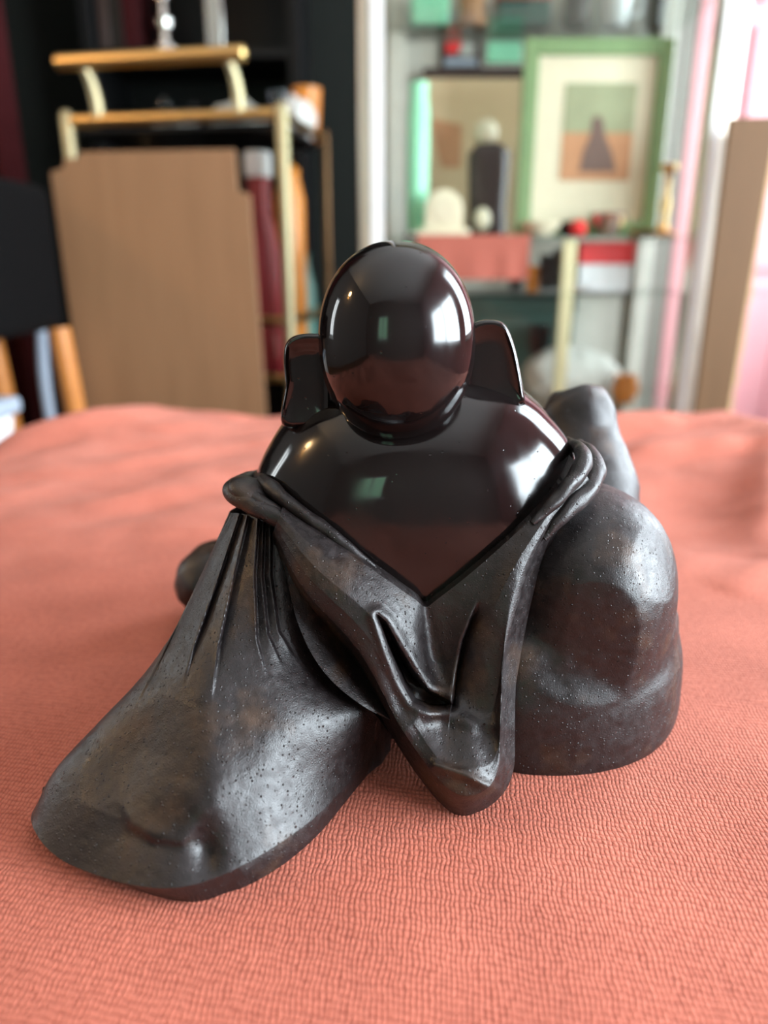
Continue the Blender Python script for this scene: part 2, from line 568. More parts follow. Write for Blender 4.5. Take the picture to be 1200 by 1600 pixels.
M = dict(
    carved=mat_carved(), polished=mat_polished(), cloth=mat_cloth(),
    ceiling=plain('ceiling_paint', (0.80, 0.79, 0.76), 0.9),
    wall=plain('beige_wall_paint', (0.17, 0.15, 0.135), 0.9),
    dark_wall=plain('charcoal_green_wall_paint', (0.018, 0.021, 0.018), 0.9, spec=0.2, bump=0.001),
    pink=plain('pink_wall_paint', (0.88, 0.40, 0.43), 0.55, var=0.05),
    pink_door=plain('pink_door_paint', (0.92, 0.46, 0.50), 0.4, var=0.04),
    floor=wood_grain('brown_floor_boards', (0.10, 0.045, 0.02), (0.22, 0.10, 0.045), 0.35, (20, 2, 2)),
    table=wood_grain('table_wood', (0.10, 0.05, 0.025), (0.2, 0.1, 0.05)),
    white_trim=plain('white_gloss_paint', (0.75, 0.76, 0.75), 0.3, var=0.04),
    brass=plain('brass', (0.72, 0.48, 0.20), 0.30, 1.0, var=0.10, scale=60),
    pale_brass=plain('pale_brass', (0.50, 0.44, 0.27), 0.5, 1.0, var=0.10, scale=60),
    shaded_brass=plain('shaded_brass', (0.20, 0.12, 0.06), 0.5, 1.0, var=0.15, scale=60),  # rear cart posts: brass with their shade put into the colour
    grey_trim=plain('grey_beige_paint', (0.24, 0.23, 0.20), 0.6, var=0.06),
    board=wood_grain('brown_veneer', (0.20, 0.10, 0.045), (0.28, 0.145, 0.07), 0.5, (14, 14, 1.2), 3),
    cardboard=wood_grain('brown_cardboard', (0.115, 0.058, 0.020), (0.165, 0.086, 0.032), 0.7, (6, 6, 1), 4),
    card_edge=plain('raw_cardboard_edge', (0.62, 0.42, 0.22), 0.8),
    alu=plain('brushed_aluminium', (0.72, 0.72, 0.72), 0.32, 1.0, var=0.06),
    champagne=plain('champagne_aluminium', (0.70, 0.62, 0.52), 0.38, 1.0, var=0.06),
    glass=thin_glass('window_glass'),
    shelf_glass=thin_glass('green_shelf_glass', (0.92, 0.95, 0.93)),
    panel=plain('grey_green_back_panel', (0.50, 0.48, 0.42), 0.5),
    black=plain('black_lacquer', (0.004, 0.004, 0.0045), 0.45, spec=0.25),
    black_fabric=plain('black_upholstery', (0.0030, 0.0028, 0.0030), 1.0, spec=0.1, var=0.3, scale=300),
    maroon=plain('maroon_velvet', (0.040, 0.007, 0.008), 1.0, spec=0.1, var=0.25, scale=60),
    orange_wood=wood_grain('orange_varnished_wood', (0.45, 0.15, 0.03), (0.62, 0.25, 0.06), 0.3),
    silver=plain('silver', (0.75, 0.73, 0.70), 0.22, 1.0, var=0.08),
    white=plain('white_plastic', (0.82, 0.84, 0.86), 0.4, var=0.03),
    lid=plain('blue_grey_plastic', (0.32, 0.38, 0.46), 0.35, var=0.05),
    green=plain('green_frame_paint', (0.17, 0.27, 0.11), 0.6, var=0.12),
    cream=plain('cream_card', (0.66, 0.60, 0.44), 0.8, var=0.05),
    tan=plain('tan_paper', (0.60, 0.46, 0.28), 0.8, var=0.10, scale=20),
    mint=plain('mint_glass', (0.30, 0.75, 0.48), 0.25, var=0.1),
    brown=plain('dark_brown_wood', (0.035, 0.018, 0.016), 0.35, var=0.3),
    ivory=plain('ivory_ceramic', (0.72, 0.66, 0.48), 0.35, var=0.05),
    red=plain('red_card', (0.75, 0.02, 0.02), 0.45, var=0.08),
    dark_red=plain('dark_red_lacquer', (0.26, 0.025, 0.03), 0.4),
    salmon=plain('salmon_cotton', (0.45, 0.12, 0.085), 0.9, var=0.1, scale=90),
    teal=plain('dark_teal_glaze', (0.03, 0.09, 0.075), 0.3),
    pale_teal=plain('pale_teal_glaze', (0.12, 0.28, 0.24), 0.35),
    amber=plain('amber_glass', (0.65, 0.22, 0.03), 0.15),
    clear=thin_glass('clear_glass', (0.9, 0.93, 0.95)),
    grey_cloth=plain('pale_grey_cotton', (0.42, 0.42, 0.38), 0.9, var=0.12, scale=60),
    linen=plain('off_white_linen', (0.50, 0.50, 0.46), 0.9, var=0.08, scale=60),
    orange=plain('orange_glaze', (0.70, 0.24, 0.03), 0.3, var=0.15),
    paper=plain('white_paper', (0.72, 0.72, 0.72), 0.85, var=0.05),
    figure=plain('grey_brown_ink', (0.16, 0.10, 0.08), 0.8, var=0.2),
    ochre=plain('orange_brown_ink', (0.48, 0.24, 0.12), 0.8, var=0.15),
    sage=plain('sage_green_ink', (0.30, 0.32, 0.19), 0.8, var=0.15),
)

# ------------------------------------------------------------------ the room
def struct(o):
    return tag(o, kind='structure')


struct(box('floor', (RX0, RY0, RZ0 - 0.05), (RX1, RY1, RZ0), M['floor']))
struct(box('ceiling', (RX0, RY0, RZ1), (RX1, RY1, RZ1 + 0.05), M['ceiling']))
PX = 0.66                                              # where the dark wall ends and the pink one begins
struct(box('wall_back', (RX0, RY1, RZ0), (PX, RY1 + 0.1, RZ1), M['dark_wall']))
struct(box('trim_1', (0.60, RY1 - .03, RZ0), (0.832, RY1 - .001, RZ1), M['grey_trim'], None, .004))
struct(box('wall_far', (PX, RY1, RZ0), (RX1, RY1 + 0.1, RZ1), M['pink']))


def holed_wall(name, axis, a, b, wins, mat):
    """wall slab between a and b along axis (0 = x, 1 = y) with openings, sorted along the wall"""
    U0, U1 = (RY0, RY1) if axis == 0 else (RX0, RX1)
    def bx(p, q, c, e):
        return ((a, p, c), (b, q, e)) if axis == 0 else ((p, a, c), (q, b, e))
    lst, u = [], U0
    for u0, u1, z0, z1 in wins:
        lst += [bx(u, u0, RZ0, RZ1), bx(u0, u1, RZ0, z0), bx(u0, u1, z1, RZ1)]
        u = u1
    return struct(boxes(name, lst + [bx(u, U1, RZ0, RZ1)], mat))


holed_wall('wall_right', 0, RX1, RX1 + 0.1, [WIN_R, WIN_F], M['pink'])
holed_wall('wall_left', 0, RX0 - 0.1, RX0, [WIN_L], M['wall'])
holed_wall('wall_rear', 1, RY0 - 0.1, RY0, [WIN_B], M['wall'])


def window(name, axis, c, win, inward, label):
    u0, u1, z0, z1 = win
    um = (u0 + u1) / 2
    w = thing(name, (c, um, z0) if axis == 0 else (um, c, z0), label, None, kind='structure')
    t = 0.045
    def bx(p, q, lo, hi, d0, d1):
        d0, d1 = sorted((c + d0, c + d1))
        return ((d0, p, lo), (d1, q, hi)) if axis == 0 else ((p, d0, lo), (q, d1, hi))
    boxes('window_frame', [bx(u0, u0 + t, z0, z1, -.02, .02), bx(u1 - t, u1, z0, z1, -.02, .02),
                           bx(u0 + t, u1 - t, z0, z0 + t, -.02, .02), bx(u0 + t, u1 - t, z1 - t, z1, -.02, .02)], M['white_trim'], w)
    box('glazing_bar', *bx(um - .02, um + .02, z0 + t, z1 - t, -.015, .015), M['white_trim'], w)
    for p, q in ((u0 + t, um - .02), (um + .02, u1 - t)):
        box('pane', *bx(p, q, z0 + t, z1 - t, -.002, .002), M['glass'], w)
    box('window_sill', *bx(u0 - .03, u1 + .03, z0 - .03, z0, 0, inward * .11), M['white_trim'], w)


window('window_1', 0, RX1 + 0.05, WIN_R, -1, 'white framed window in the pink right wall beside the table')
window('window_4', 0, RX1 + 0.05, WIN_F, -1, 'white framed window in the pink right wall beside the cabinet')
window('window_2', 0, RX0 - 0.05, WIN_L, 1, 'narrow white framed window in the left wall')
window('window_3', 1, RY0 - 0.05, WIN_B, 1, 'white framed garden window behind the viewer')

# pink panelled door against the pink wall
d = thing('door_1', (1.08, RY1 - 0.02, RZ0), 'pink panelled door at the right edge', None, kind='structure')
dx0, dx1, dzt = 0.925, 1.46, 1.55
box('door_leaf', (dx0, RY1 - 0.045, RZ0), (dx1, RY1 - 0.002, dzt), M['pink_door'], d)
for (a, c) in ((-0.36, 0.06), (0.14, 0.72), (0.80, 1.44)):
    for (l, r) in ((dx0 + .07, (dx0 + dx1) / 2 - .04), ((dx0 + dx1) / 2 + .04, dx1 - .07)):
        q = box('panel', (l, RY1 - 0.058, a), (r, RY1 - 0.044, c), M['pink_door'], d, 0.006)
        boxes('moulding', [((l - .018, RY1 - .062, a - .018), (l, RY1 - .044, c + .018)), ((r, RY1 - .062, a - .018), (r + .018, RY1 - .044, c + .018)),
                           ((l, RY1 - .062, a - .018), (r, RY1 - .044, a)), ((l, RY1 - .062, c), (r, RY1 - .044, c + .018))], M['pink_door'], q, 0.004)
boxes('door_frame', [((dx0 - .09, RY1 - .03, RZ0), (dx0 - .004, RY1 - .001, dzt + .09)), ((dx0 - .004, RY1 - .03, dzt + .004), (dx1 + .03, RY1 - .001, dzt + .09))], M['pink'], d, 0.006)

# ------------------------------------------------------------------ table and cloth
TX0, TX1, TY0, TY1 = -0.355, 0.39, -0.30, 0.80
tb = thing('coffee_table', ((TX0 + TX1) / 2, (TY0 + TY1) / 2, RZ0), 'wooden coffee table hidden under the salmon cloth', 'table')
box('tabletop', (TX0 + .03, TY0 + .03, -0.045), (TX1 - .03, TY1 - .03, -0.018), M['table'], tb, 0.006)
for ax in (TX0 + .06, TX1 - .11):
    for ay in (TY0 + .06, TY1 - .11):
        box('leg', (ax, ay, RZ0), (ax + .05, ay + .05, -0.045), M['table'], tb, 0.004)


def make_cloth():
    r = 0.035
    drop = 0.17
    ix0, ix1, iy0, iy1 = TX0 + r, TX1 - r, TY0 + r, TY1 - r
    ext = r * math.pi / 2 + drop
    s = np.unique(np.concatenate([np.linspace(ix0 - ext, ix1 + ext, 300)]))
    t = np.unique(np.concatenate([np.linspace(iy0 - ext, iy1 + ext, 400)]))
    S, T = np.meshgrid(s, t)
    qx, qy = np.clip(S, ix0, ix1), np.clip(T, iy0, iy1)
    dx, dy = S - qx, T - qy
    dd = np.hypot(dx, dy)
    nx, ny = dx / np.maximum(dd, 1e-9), dy / np.maximum(dd, 1e-9)
    arc = r * math.pi / 2
    inside = dd < arc
    a = np.minimum(dd, arc) / r
    hang = np.maximum(dd - arc, 0)
    ang = np.arctan2(T - .25, S)
    wave = np.sin(ang * 26 + 2 * np.sin(ang * 5)) * 0.5 + 0.5
    off = r * np.sin(a) + hang * 0.10 + wave * 0.035 * sst(hang, 0, drop)
    X = qx + nx * off; Y = qy + ny * off
    Z = -r * (1 - np.cos(a)) - hang * 0.99
    # wrinkles: broad soft swells, calm where the figure stands
    pts = np.stack([S, T, 0 * S], -1)
    cx, cy = 0.0, 0.22
    rr = np.hypot((S - cx) / 0.16, (T - cy) / 0.13)
    far = sst(rr, 0.95, 1.7)
    st = pts.copy(); st[..., 0] = S * 0.8 + T * 0.75; st[..., 1] = T * 0.8 - S * 0.75
    st[..., 0] *= 0.45
    w = vnoise(st, 14, 2) * 0.0060 + vnoise(st, 30, 4) * 0.0032 + vnoise(pts, 55, 6) * 0.0007
    w = w * far
    # crease ridges seen at the back corners
    def ridge(x0, y0, x1, y1, wd, h):
        d_, p_ = polydist(S, T, [(x0, y0), (x1, y1)])
        e = np.sin(np.clip(p_, 0, 1) * math.pi) ** 0.6
        return h * np.exp(-(d_ / wd) ** 2) * e
    w = w + ridge(-.34, .60, -.22, .76, .030, .013) + ridge(-.30, .50, -.12, .60, .02, .003)
    w = w + ridge(.20, .36, .38, .70, .018, .012) + ridge(.17, .56, .37, .60, .018, .010) + ridge(.16, .32, .30, .42, .012, .006) \
        + ridge(.10, .66, .36, .74, .020, .011) + ridge(.19, .23, .30, .36, .011, .005)
    Z = Z + w * (dd < arc * 0.6) + w * (dd >= arc * 0.6) * 0.3
    Z = Z + np.minimum(w, 0) * 0
    nz, nxn = S.shape
    idx = np.arange(S.size).reshape(S.shape)
    q = np.stack([idx[:-1, :-1], idx[:-1, 1:], idx[1:, 1:], idx[1:, :-1]], -1).reshape(-1, 4)
    V = np.stack([X, Y, Z], -1).reshape(-1, 3)
    o = obj('tablecloth', V, q.tolist(), M['cloth'], None, sm=None, recalc=False)
    smooth(o.data)
    me = o.data
    uvl = me.uv_layers.new(name='UVMap')
    li = np.zeros(len(me.loops), np.int32); me.loops.foreach_get('vertex_index', li)
    uvs = np.stack([S.reshape(-1), T.reshape(-1)], -1)[li]
    uvl.data.foreach_set('uv', uvs.reshape(-1).astype(np.float32))
    m = o.modifiers.new('thickness', 'SOLIDIFY'); m.thickness = 0.0012; m.offset = -1
    tag(o, 'salmon coloured coarse linen cloth spread over the table', 'tablecloth')


make_cloth()

# ------------------------------------------------------------------ the carved figure
fig = thing('carved_statuette', (0.01, 0.23, 0.0), 'dark wooden carved bald seated figure seen from behind in a draped robe', 'statuette')
CW, PW = M['carved'], M['polished']


def sphere_grid(nu, nv):
    th = np.linspace(0, 2 * math.pi, nu, endpoint=False)
    ph = np.linspace(0, math.pi, nv)
    TH, PH = np.meshgrid(th, ph)
    return np.stack([np.sin(PH) * np.cos(TH), np.sin(PH) * np.sin(TH), np.cos(PH)], -1)


def closed_grid(name, W, mat, parent, sm=None):
    """surface that wraps around in u and closes at both v ends"""
    nv, nu = W.shape[:2]
    idx = np.arange(nv * nu).reshape(nv, nu)
    idn = np.roll(idx, -1, 1)
    q = np.stack([idx[:-1], idn[:-1], idn[1:], idx[1:]], -1).reshape(-1, 4).tolist()
    q.append([int(i) for i in idx[0, ::-1]]); q.append([int(i) for i in idx[-1]])
    return obj(name, W.reshape(-1, 3), q, mat, parent, sm=sm or 60)


def blob(name, c, rad, mat, parent, nu=120, nv=80, power=(2, 2, 2), planes=(), rough=0.0, rot=None, fn=None):
    D = sphere_grid(nu, nv)
    e = np.array(power, float)
    k = (np.abs(D[..., 0]) ** e[0] + np.abs(D[..., 1]) ** e[1] + np.abs(D[..., 2]) ** e[2])
    D = D / k[..., None] ** (1 / e.mean())
    W = D * np.array(rad)
    if rot is not None:
        R = np.array(rot.to_matrix()); W = W @ R.T
    for n, h, s in planes:
        n = np.array(n, float); n /= np.linalg.norm(n)
        d_ = W @ n - h
        W = W - np.maximum(d_, 0)[..., None] * n * s
    W = W + np.array(c)
    if fn is not None: W = fn(W)
    if rough:
        nn = W - np.array(c); nn /= np.linalg.norm(nn, axis=-1, keepdims=True)
        W = W + nn * chisel(W, rough)[..., None]
    return closed_grid(name, W, mat, parent)


# --- head: smooth egg with brow, nose and chin on the far side
HC = np.array(P(620, 536, 0.215))


def head_shape(W):
    q = W - HC
    y, z, x = q[..., 1], q[..., 2], q[..., 0]
    face = sst(y, 0.006, 0.02)
    nose = np.exp(-(x / .0032) ** 2 - ((z + .003) / .006) ** 2) * 0.0055
    brow = np.exp(-((z - .0075) / .003) ** 2) * np.exp(-((np.abs(x) - .008) / .006) ** 2) * .0018
    eye = -np.exp(-((z - .003) / .0025) ** 2 - ((np.abs(x) - .008) / .0045) ** 2) * .0016
    cheek = np.exp(-((z + .009) / .006) ** 2 - ((np.abs(x) - .011) / .006) ** 2) * .002
    mouth = -np.exp(-((z + .0135 - x * x * 25) / .0012) ** 2 - (x / .008) ** 2) * .0014
    chin = np.exp(-((z + .02) / .004) ** 2 - (x / .007) ** 2) * .002
    W = W.copy()
    W[..., 1] += face * (nose + brow + eye + cheek + mouth + chin)
    return W


from mathutils import Euler
blob('head', HC, (0.0222, 0.0235, 0.0275), PW, fig, 140, 100, (2.15, 2.1, 2.15), rot=Euler((0.06, -0.02, 0)), fn=head_shape)


# --- long ears
def ear(outline, Y, side):
    pts = np.array([(x, y) for x, y in outline], float)
    pts = crspline(np.concatenate([pts, pts[:1]]), 60, 0)[:-1]
    c = pts.mean(0)
    rings = [(0.98, 0.0085), (1.0, 0.005), (0.99, 0.0018), (0.95, 0.0004), (0.90, 0.0001), (0.84, 0.0004), (0.74, 0.0009), (0.4, 0.0010), (0.05, 0.0010)]
    W = []
    for s, dy in rings:
        q = c + (pts - c) * s
        W.append(P(q[:, 0], q[:, 1], Y + dy))
    closed_grid('ear', np.array(W), PW, fig)


ear([(446, 600), (443, 560), (447, 536), (462, 524), (490, 521), (512, 530), (516, 600), (512, 662), (478, 668), (440, 662)], 0.2215, -1)
ear([(822, 632), (814, 585), (804, 540), (790, 508), (768, 499), (740, 505), (722, 530), (722, 600), (735, 640), (790, 644)], 0.2225, 1)


# --- bare shoulders and back, polished
def torso():
    O = np.array([0.0092, 0.0, 0.087])
    ti = math.radians(6)
    ex = np.array([math.cos(ti), 0, math.sin(ti)]); ez = np.array([-math.sin(ti), 0, math.cos(ti)])
    #      z'      half width  depth  centre Y
    prof = [(-.072, .050, .036, .238), (-.055, .054, .0385, .238), (-.038, .056, .0400, .2395), (-.022, .0565, .0400, .2395),
            (-.008, .0545, .0392, .2395), (.003, .0510, .0375, .2395), (.012, .0450, .0342, .2400), (.019, .0385, .0300, .2405),
            (.0245, .0300, .0240, .2405), (.0285, .0200, .0175, .240), (.031, .012, .011, .239), (.032, .004, .004, .238)]
    pr = crspline(np.array(prof), 110, 0)
    th = np.linspace(0, 2 * math.pi, 160, endpoint=False)
    W = []
    for z, w, d_, cy in pr:
        c, s = np.cos(th), np.sin(th)
        e = 2.35
        k = (np.abs(c) ** e + np.abs(s) ** e) ** (-1 / e)
        x = w * c * k; y = d_ * s * k
        W.append(O + x[:, None] * ex + z * ez + np.stack([0 * y, cy + y, 0 * y], -1))
    W = np.array(W)
    W[..., 2] = np.maximum(W[..., 2], 0.004)
    closed_grid('back', W, PW, fig)


torso()

# belly and chest mass of the far side
blob('belly', (0.006, 0.272, 0.058), (0.046, 0.034, 0.040), PW, fig, 90, 60)


# --- robe core that the drapery lies on
def core():
    prof = [(0.0, .060, .044), (.004, .064, .047), (.02, .063, .046), (.034, .060, .044), (.042, .054, .040), (.046, .046, .033), (.047, .02, .02)]
    pr = crspline(np.array(prof), 50, 0)
    th = np.linspace(0, 2 * math.pi, 140, endpoint=False)
    W = []
    for z, a, b_ in pr:
        W.append(np.stack([0.004 + a * np.cos(th), 0.252 + b_ * np.sin(th), z + 0 * th], -1))
    W = np.array(W)
    nn = W - np.array([0.004, 0.252, 0.02]); nn /= np.linalg.norm(nn, axis=-1, keepdims=True)
    W = W + nn * chisel(W)[..., None]
    W[0, :, 2] = 0
    closed_grid('robe_skirt', W, CW, fig)


core()


def lerp0(a, n):
    m = len(a); t = np.linspace(0, m - 1, n); i = np.clip(np.floor(t).astype(int), 0, m - 2)
    f = (t - i).reshape((-1,) + (1,) * (a.ndim - 1))
    return a[i] * (1 - f) + a[i + 1] * f


def patch(name, ctrl, nu, nv, back, D=None, mat=CW, rough=1.0, crisp=0.0, sm=50):
    ctrl = np.array(ctrl, float)
    G = crspline(crspline(ctrl, nv, 0) * (1 - crisp) + lerp0(ctrl, nv) * crisp, nu, 1)
    px, py, Y = G[..., 0], G[..., 1], G[..., 2].copy()
    if D is not None: Y = Y + D(px, py)
    W = P(px, py, Y)
    n = normals(W)
    # point the normals at the viewer's side
    if (n[..., 1].mean()) > 0: n = -n
    W = W + n * chisel(W, rough)[..., None]
    W[..., 2] = np.maximum(W[..., 2], 0.0008)
    B = back(W.copy())
    return gridmesh(name, W, B, mat, fig, sm)


# --- fan of robe spreading to the front left
fan = [
    [(372, 790, .230), (358, 800, .217), (375, 802, .211), (395, 808, .209), (415, 815, .209), (442, 828, .211)],
    [(335, 905, .219), (312, 905, .207), (345, 905, .199), (380, 905, .197), (415, 910, .198), (462, 920, .202)],
    [(268, 1035, .202), (238, 1037, .190), (290, 1035, .182), (350, 1035, .180), (420, 1030, .183), (506, 1045, .191)],
    [(132, 1176, .186), (97, 1192, .173), (190, 1190, .164), (320, 1190, .160), (450, 1150, .168), (580, 1110, .186)],
    [(68, 1236, .1830), (50, 1288, .1615), (116, 1354, .1475), (285, 1386, .1385), (470, 1296, .157), (610, 1148, .198)],
]
PLEATS = [[(362, 795), (300, 930), (246, 1040), (205, 1120)],
          [(388, 805), (366, 900), (342, 1010), (330, 1110)],
          [(376, 800), (338, 915), (304, 1010), (284, 1085)],
          [(413, 816), (410, 900), (419, 990), (446, 1050)],
          [(404, 812), (398, 900), (402, 1000), (420, 1070)],
          [(424, 820), (424, 900), (436, 985), (470, 1040)]]


def fan_D(px, py):
    D = np.zeros(px.shape)
    for kp, ln in enumerate(PLEATS):
        d_, p_ = polydist(px, py, ln)           # negative = right side of the line walking down
        fade = 1 - sst(p_, 0.55, 1.0)
        D += np.where(d_ > 0, np.exp(-np.abs(d_) / 9.0) * -0.0020, np.exp(-np.abs(d_) / 12.0) * 0.0026) * fade * np.tanh(np.abs(d_) / 1.5) * (0.45 if kp == 0 else 0.75)
    # broad ridge running from the pleats to the hem
    d_, p_ = polydist(px, py, [(340, 960), (322, 1090), (330, 1220), (300, 1330)])
    D += -0.0022 * np.exp(-(d_ / 42) ** 2) * sst(p_, 0, .3) * (1 - sst(p_, .75, 1))
    d_, p_ = polydist(px, py, [(250, 1080), (200, 1180), (165, 1270)])
    D += 0.0022 * np.exp(-(d_ / 45) ** 2) * np.sin(np.clip(p_, 0, 1) * math.pi)
    # crescent step above the hem
    d_, p_ = polydist(px, py, [(185, 1250), (205, 1292), (240, 1312), (285, 1318), (312, 1290)])
    e = np.sin(np.clip(p_, 0, 1) * math.pi) ** 0.7
    D += np.where(d_ > 0, 1.0, np.exp(-np.abs(d_) / 40) * -0.6) * 0.0013 * e * np.exp(-np.abs(d_) / 34) * np.tanh(np.abs(d_) / 9)
    # dent in the hem
    D += 0.0018 * np.exp(-((px - 322) / 20) ** 2 - ((py - 1330) / 40) ** 2)
    D += 0.0018 * np.exp(-((px - 480) / 60) ** 2 - ((py - 1210) / 70) ** 2)
    return D


def fan_back(W):
    nv, nu = W.shape[:2]
    B = W.copy()
    v = np.linspace(0, 1, nv)[:, None]
    u = np.linspace(0, 1, nu)[None, :]
    # underside: drop to the table, drawn in a little under the hem
    B[..., 0] = W[..., 0] * (1 - 0.03 * v) + 0.004 * (1 - u)
    B[..., 1] = W[..., 1] + 0.012 * (1 - v) + 0.0035 * v
    z_hem = 0.0
    B[..., 2] = np.where(v > 0.97, 0.0, np.maximum(W[..., 2] - 0.010 - 0.01 * v, 0.0))
    return B


patch('robe_train', fan, 260, 260, fan_back, fan_D)

# --- folded flap between train and hanging drape
flap = [
    [(436, 822, .2080), (446, 822, .2080), (456, 826, .2075), (470, 838, .205)],
    [(447, 895, .1992), (470, 897, .2005), (500, 900, .2040), (530, 900, .203)],
    [(466, 975, .1912), (500, 978, .1938), (535, 985, .1990), (565, 990, .200)],
    [(505, 1048, .1838), (540, 1050, .1862), (568, 1052, .1910), (595, 1060, .193)],
    [(560, 1098, .1802), (580, 1100, .1815), (600, 1100, .1850), (615, 1105, .188)],
    [(606, 1124, .1810), (612, 1125, .1815), (618, 1126, .183), (626, 1128, .186)],
]
patch('robe_flap', flap, 90, 150, lambda W: W + np.array([0.001, 0.010, -0.001]), None)

# --- drape hanging from the V of the collar
drape = [
    [(440, 796, .2040), (438, 806, .2015), (434, 815, .2010), (431, 822, .2020), (428, 830, .2040), (424, 836, .2100)],
    [(520, 848, .1972), (505, 868, .1925), (492, 886, .1900), (480, 900, .1895), (470, 915, .1905), (461, 925, .2030)],
    [(600, 902, .1945), (592, 935, .1880), (582, 965, .1838), (572, 992, .1820), (562, 1020, .1820), (552, 1033, .1950)],
    [(648, 936, .1945), (645, 985, .1888), (640, 1050, .1840), (632, 1105, .1785), (628, 1140, .1755), (611, 1148, .1880)],
    [(665, 948, .1960), (674, 1030, .1925), (686, 1112, .1815), (690, 1190, .1690), (697, 1230, .1660), (690, 1258, .1735)],
    [(685, 935, .1960), (705, 1030, .1915), (725, 1114, .1805), (740, 1200, .1672), (748, 1240, .1645), (744, 1270, .1710)],
    [(740, 892, .1965), (756, 980, .1890), (770, 1110, .1802), (777, 1172, .1720), (780, 1196, .1700), (800, 1212, .1770)],
    [(805, 834, .1997), (801, 890, .1930), (796, 950, .1888), (791, 1010, .1852), (789, 1052, .1838), (808, 1058, .1915)],
    [(855, 784, .2045), (856, 805, .2015), (852, 825, .2000), (847, 842, .2000), (839, 862, .2010), (851, 866, .2065)],
    [(900, 722, .2140), (912, 736, .2105), (919, 748, .2105), (923, 758, .2115), (926, 766, .2135), (930, 774, .2210)],
]
GROOVE = [(590, 962), (602, 972), (622, 1008), (645, 1046), (670, 1078), (700, 1094), (706, 1100), (698, 1106), (672, 1106), (646, 1096), (630, 1068), (610, 1020)]


def drape_D(px, py):
    g = inpoly(px, py, GROOVE)
    D = 0.0105 * sst(-g, -1.5, 9)
    # soft lips beside the groove
    D += -0.0012 * np.exp(-((g - 8) / 9) ** 2)
    d_, p_ = polydist(px, py, [(748, 935), (722, 1000), (712, 1050), (706, 1098)])
    D += np.where(d_ > 0, np.exp(-np.abs(d_) / 16) * -0.001, np.exp(-np.abs(d_) / 10) * 0.0046) * sst(p_, 0.0, .25) * np.tanh(np.abs(d_) / 2)
    # ledge where the upper planes break to the lower facet
    d_, p_ = polydist(px, py, [(628, 1146), (655, 1118), (690, 1114), (740, 1128), (800, 1136)])
    D += -0.0012 * np.exp(-(d_ / 14) ** 2)
    d_, p_ = polydist(px, py, [(680, 1196), (730, 1212), (778, 1236)])
    D += -0.0012 * np.exp(-(d_ / 9) ** 2)
    # right rim catching light
    return D


patch('robe_drape', np.array(drape).transpose(1, 0, 2), 330, 200, lambda W: W * np.array([1, 1, 1]) + np.array([0.0, 0.012, 0.0]), drape_D, crisp=0.75)


# --- rolled collar edges over both arms
def roll(name, pts, r, flat=None):
    V, F = tubegeo([p3(*p) for p in pts], r, 28, flat, resample=70)
    V = np.array(V)
    V = V + np.stack([vnoise(V, 220, 21), vnoise(V, 220, 22), vnoise(V, 220, 23)], -1) * 0.00045
    obj(name, V, F, CW, fig, sm=70)


roll('collar_roll', [(402, 742, .240), (378, 752, .224), (364, 768, .2145), (392, 789, .2085), (440, 812, .2045), (490, 838, .2015), (535, 866, .199)],
     [.0018, .0026, .0029, .0029, .0027, .0024, .0012])
roll('collar_roll', [(398, 742, .236), (412, 752, .2175), (436, 773, .2095), (478, 806, .2045), (530, 845, .2005), (585, 886, .1985)],
     [.0012, .0020, .0022, .0020, .0018, .0008])
roll('collar_roll', [(386, 752, .232), (384, 765, .2155), (410, 786, .2085), (455, 812, .2042)], [.0012, .0026, .0024, .001])
roll('collar_roll', [(888, 690, .236), (906, 702, .2225), (912, 722, .2145), (896, 750, .2085), (868, 782, .2035), (830, 818, .2002)],
     [.0014, .0022, .0026, .0026, .0022, .0010])
roll('collar_roll', [(905, 692, .238), (926, 715, .226), (930, 742, .2175), (912, 772, .2095), (880, 804, .2045), (850, 840, .2015)],
     [.0016, .0026, .0030, .0030, .0026, .0012])
blob('collar_fold', tuple(P(398, 772, 0.2145)), (0.0085, 0.007, 0.0042), CW, fig, 60, 40, rough=1, rot=Euler((0.2, 0.45, 0.25)))
# left upper arm under the robe
blob('sleeve', (-0.038, 0.238, 0.056), (0.012, 0.022, 0.027), CW, fig, 80, 60, rough=1)

# --- round hip at the right running into the flared base under it
BC = np.array(P(905, 910, 0.2285))


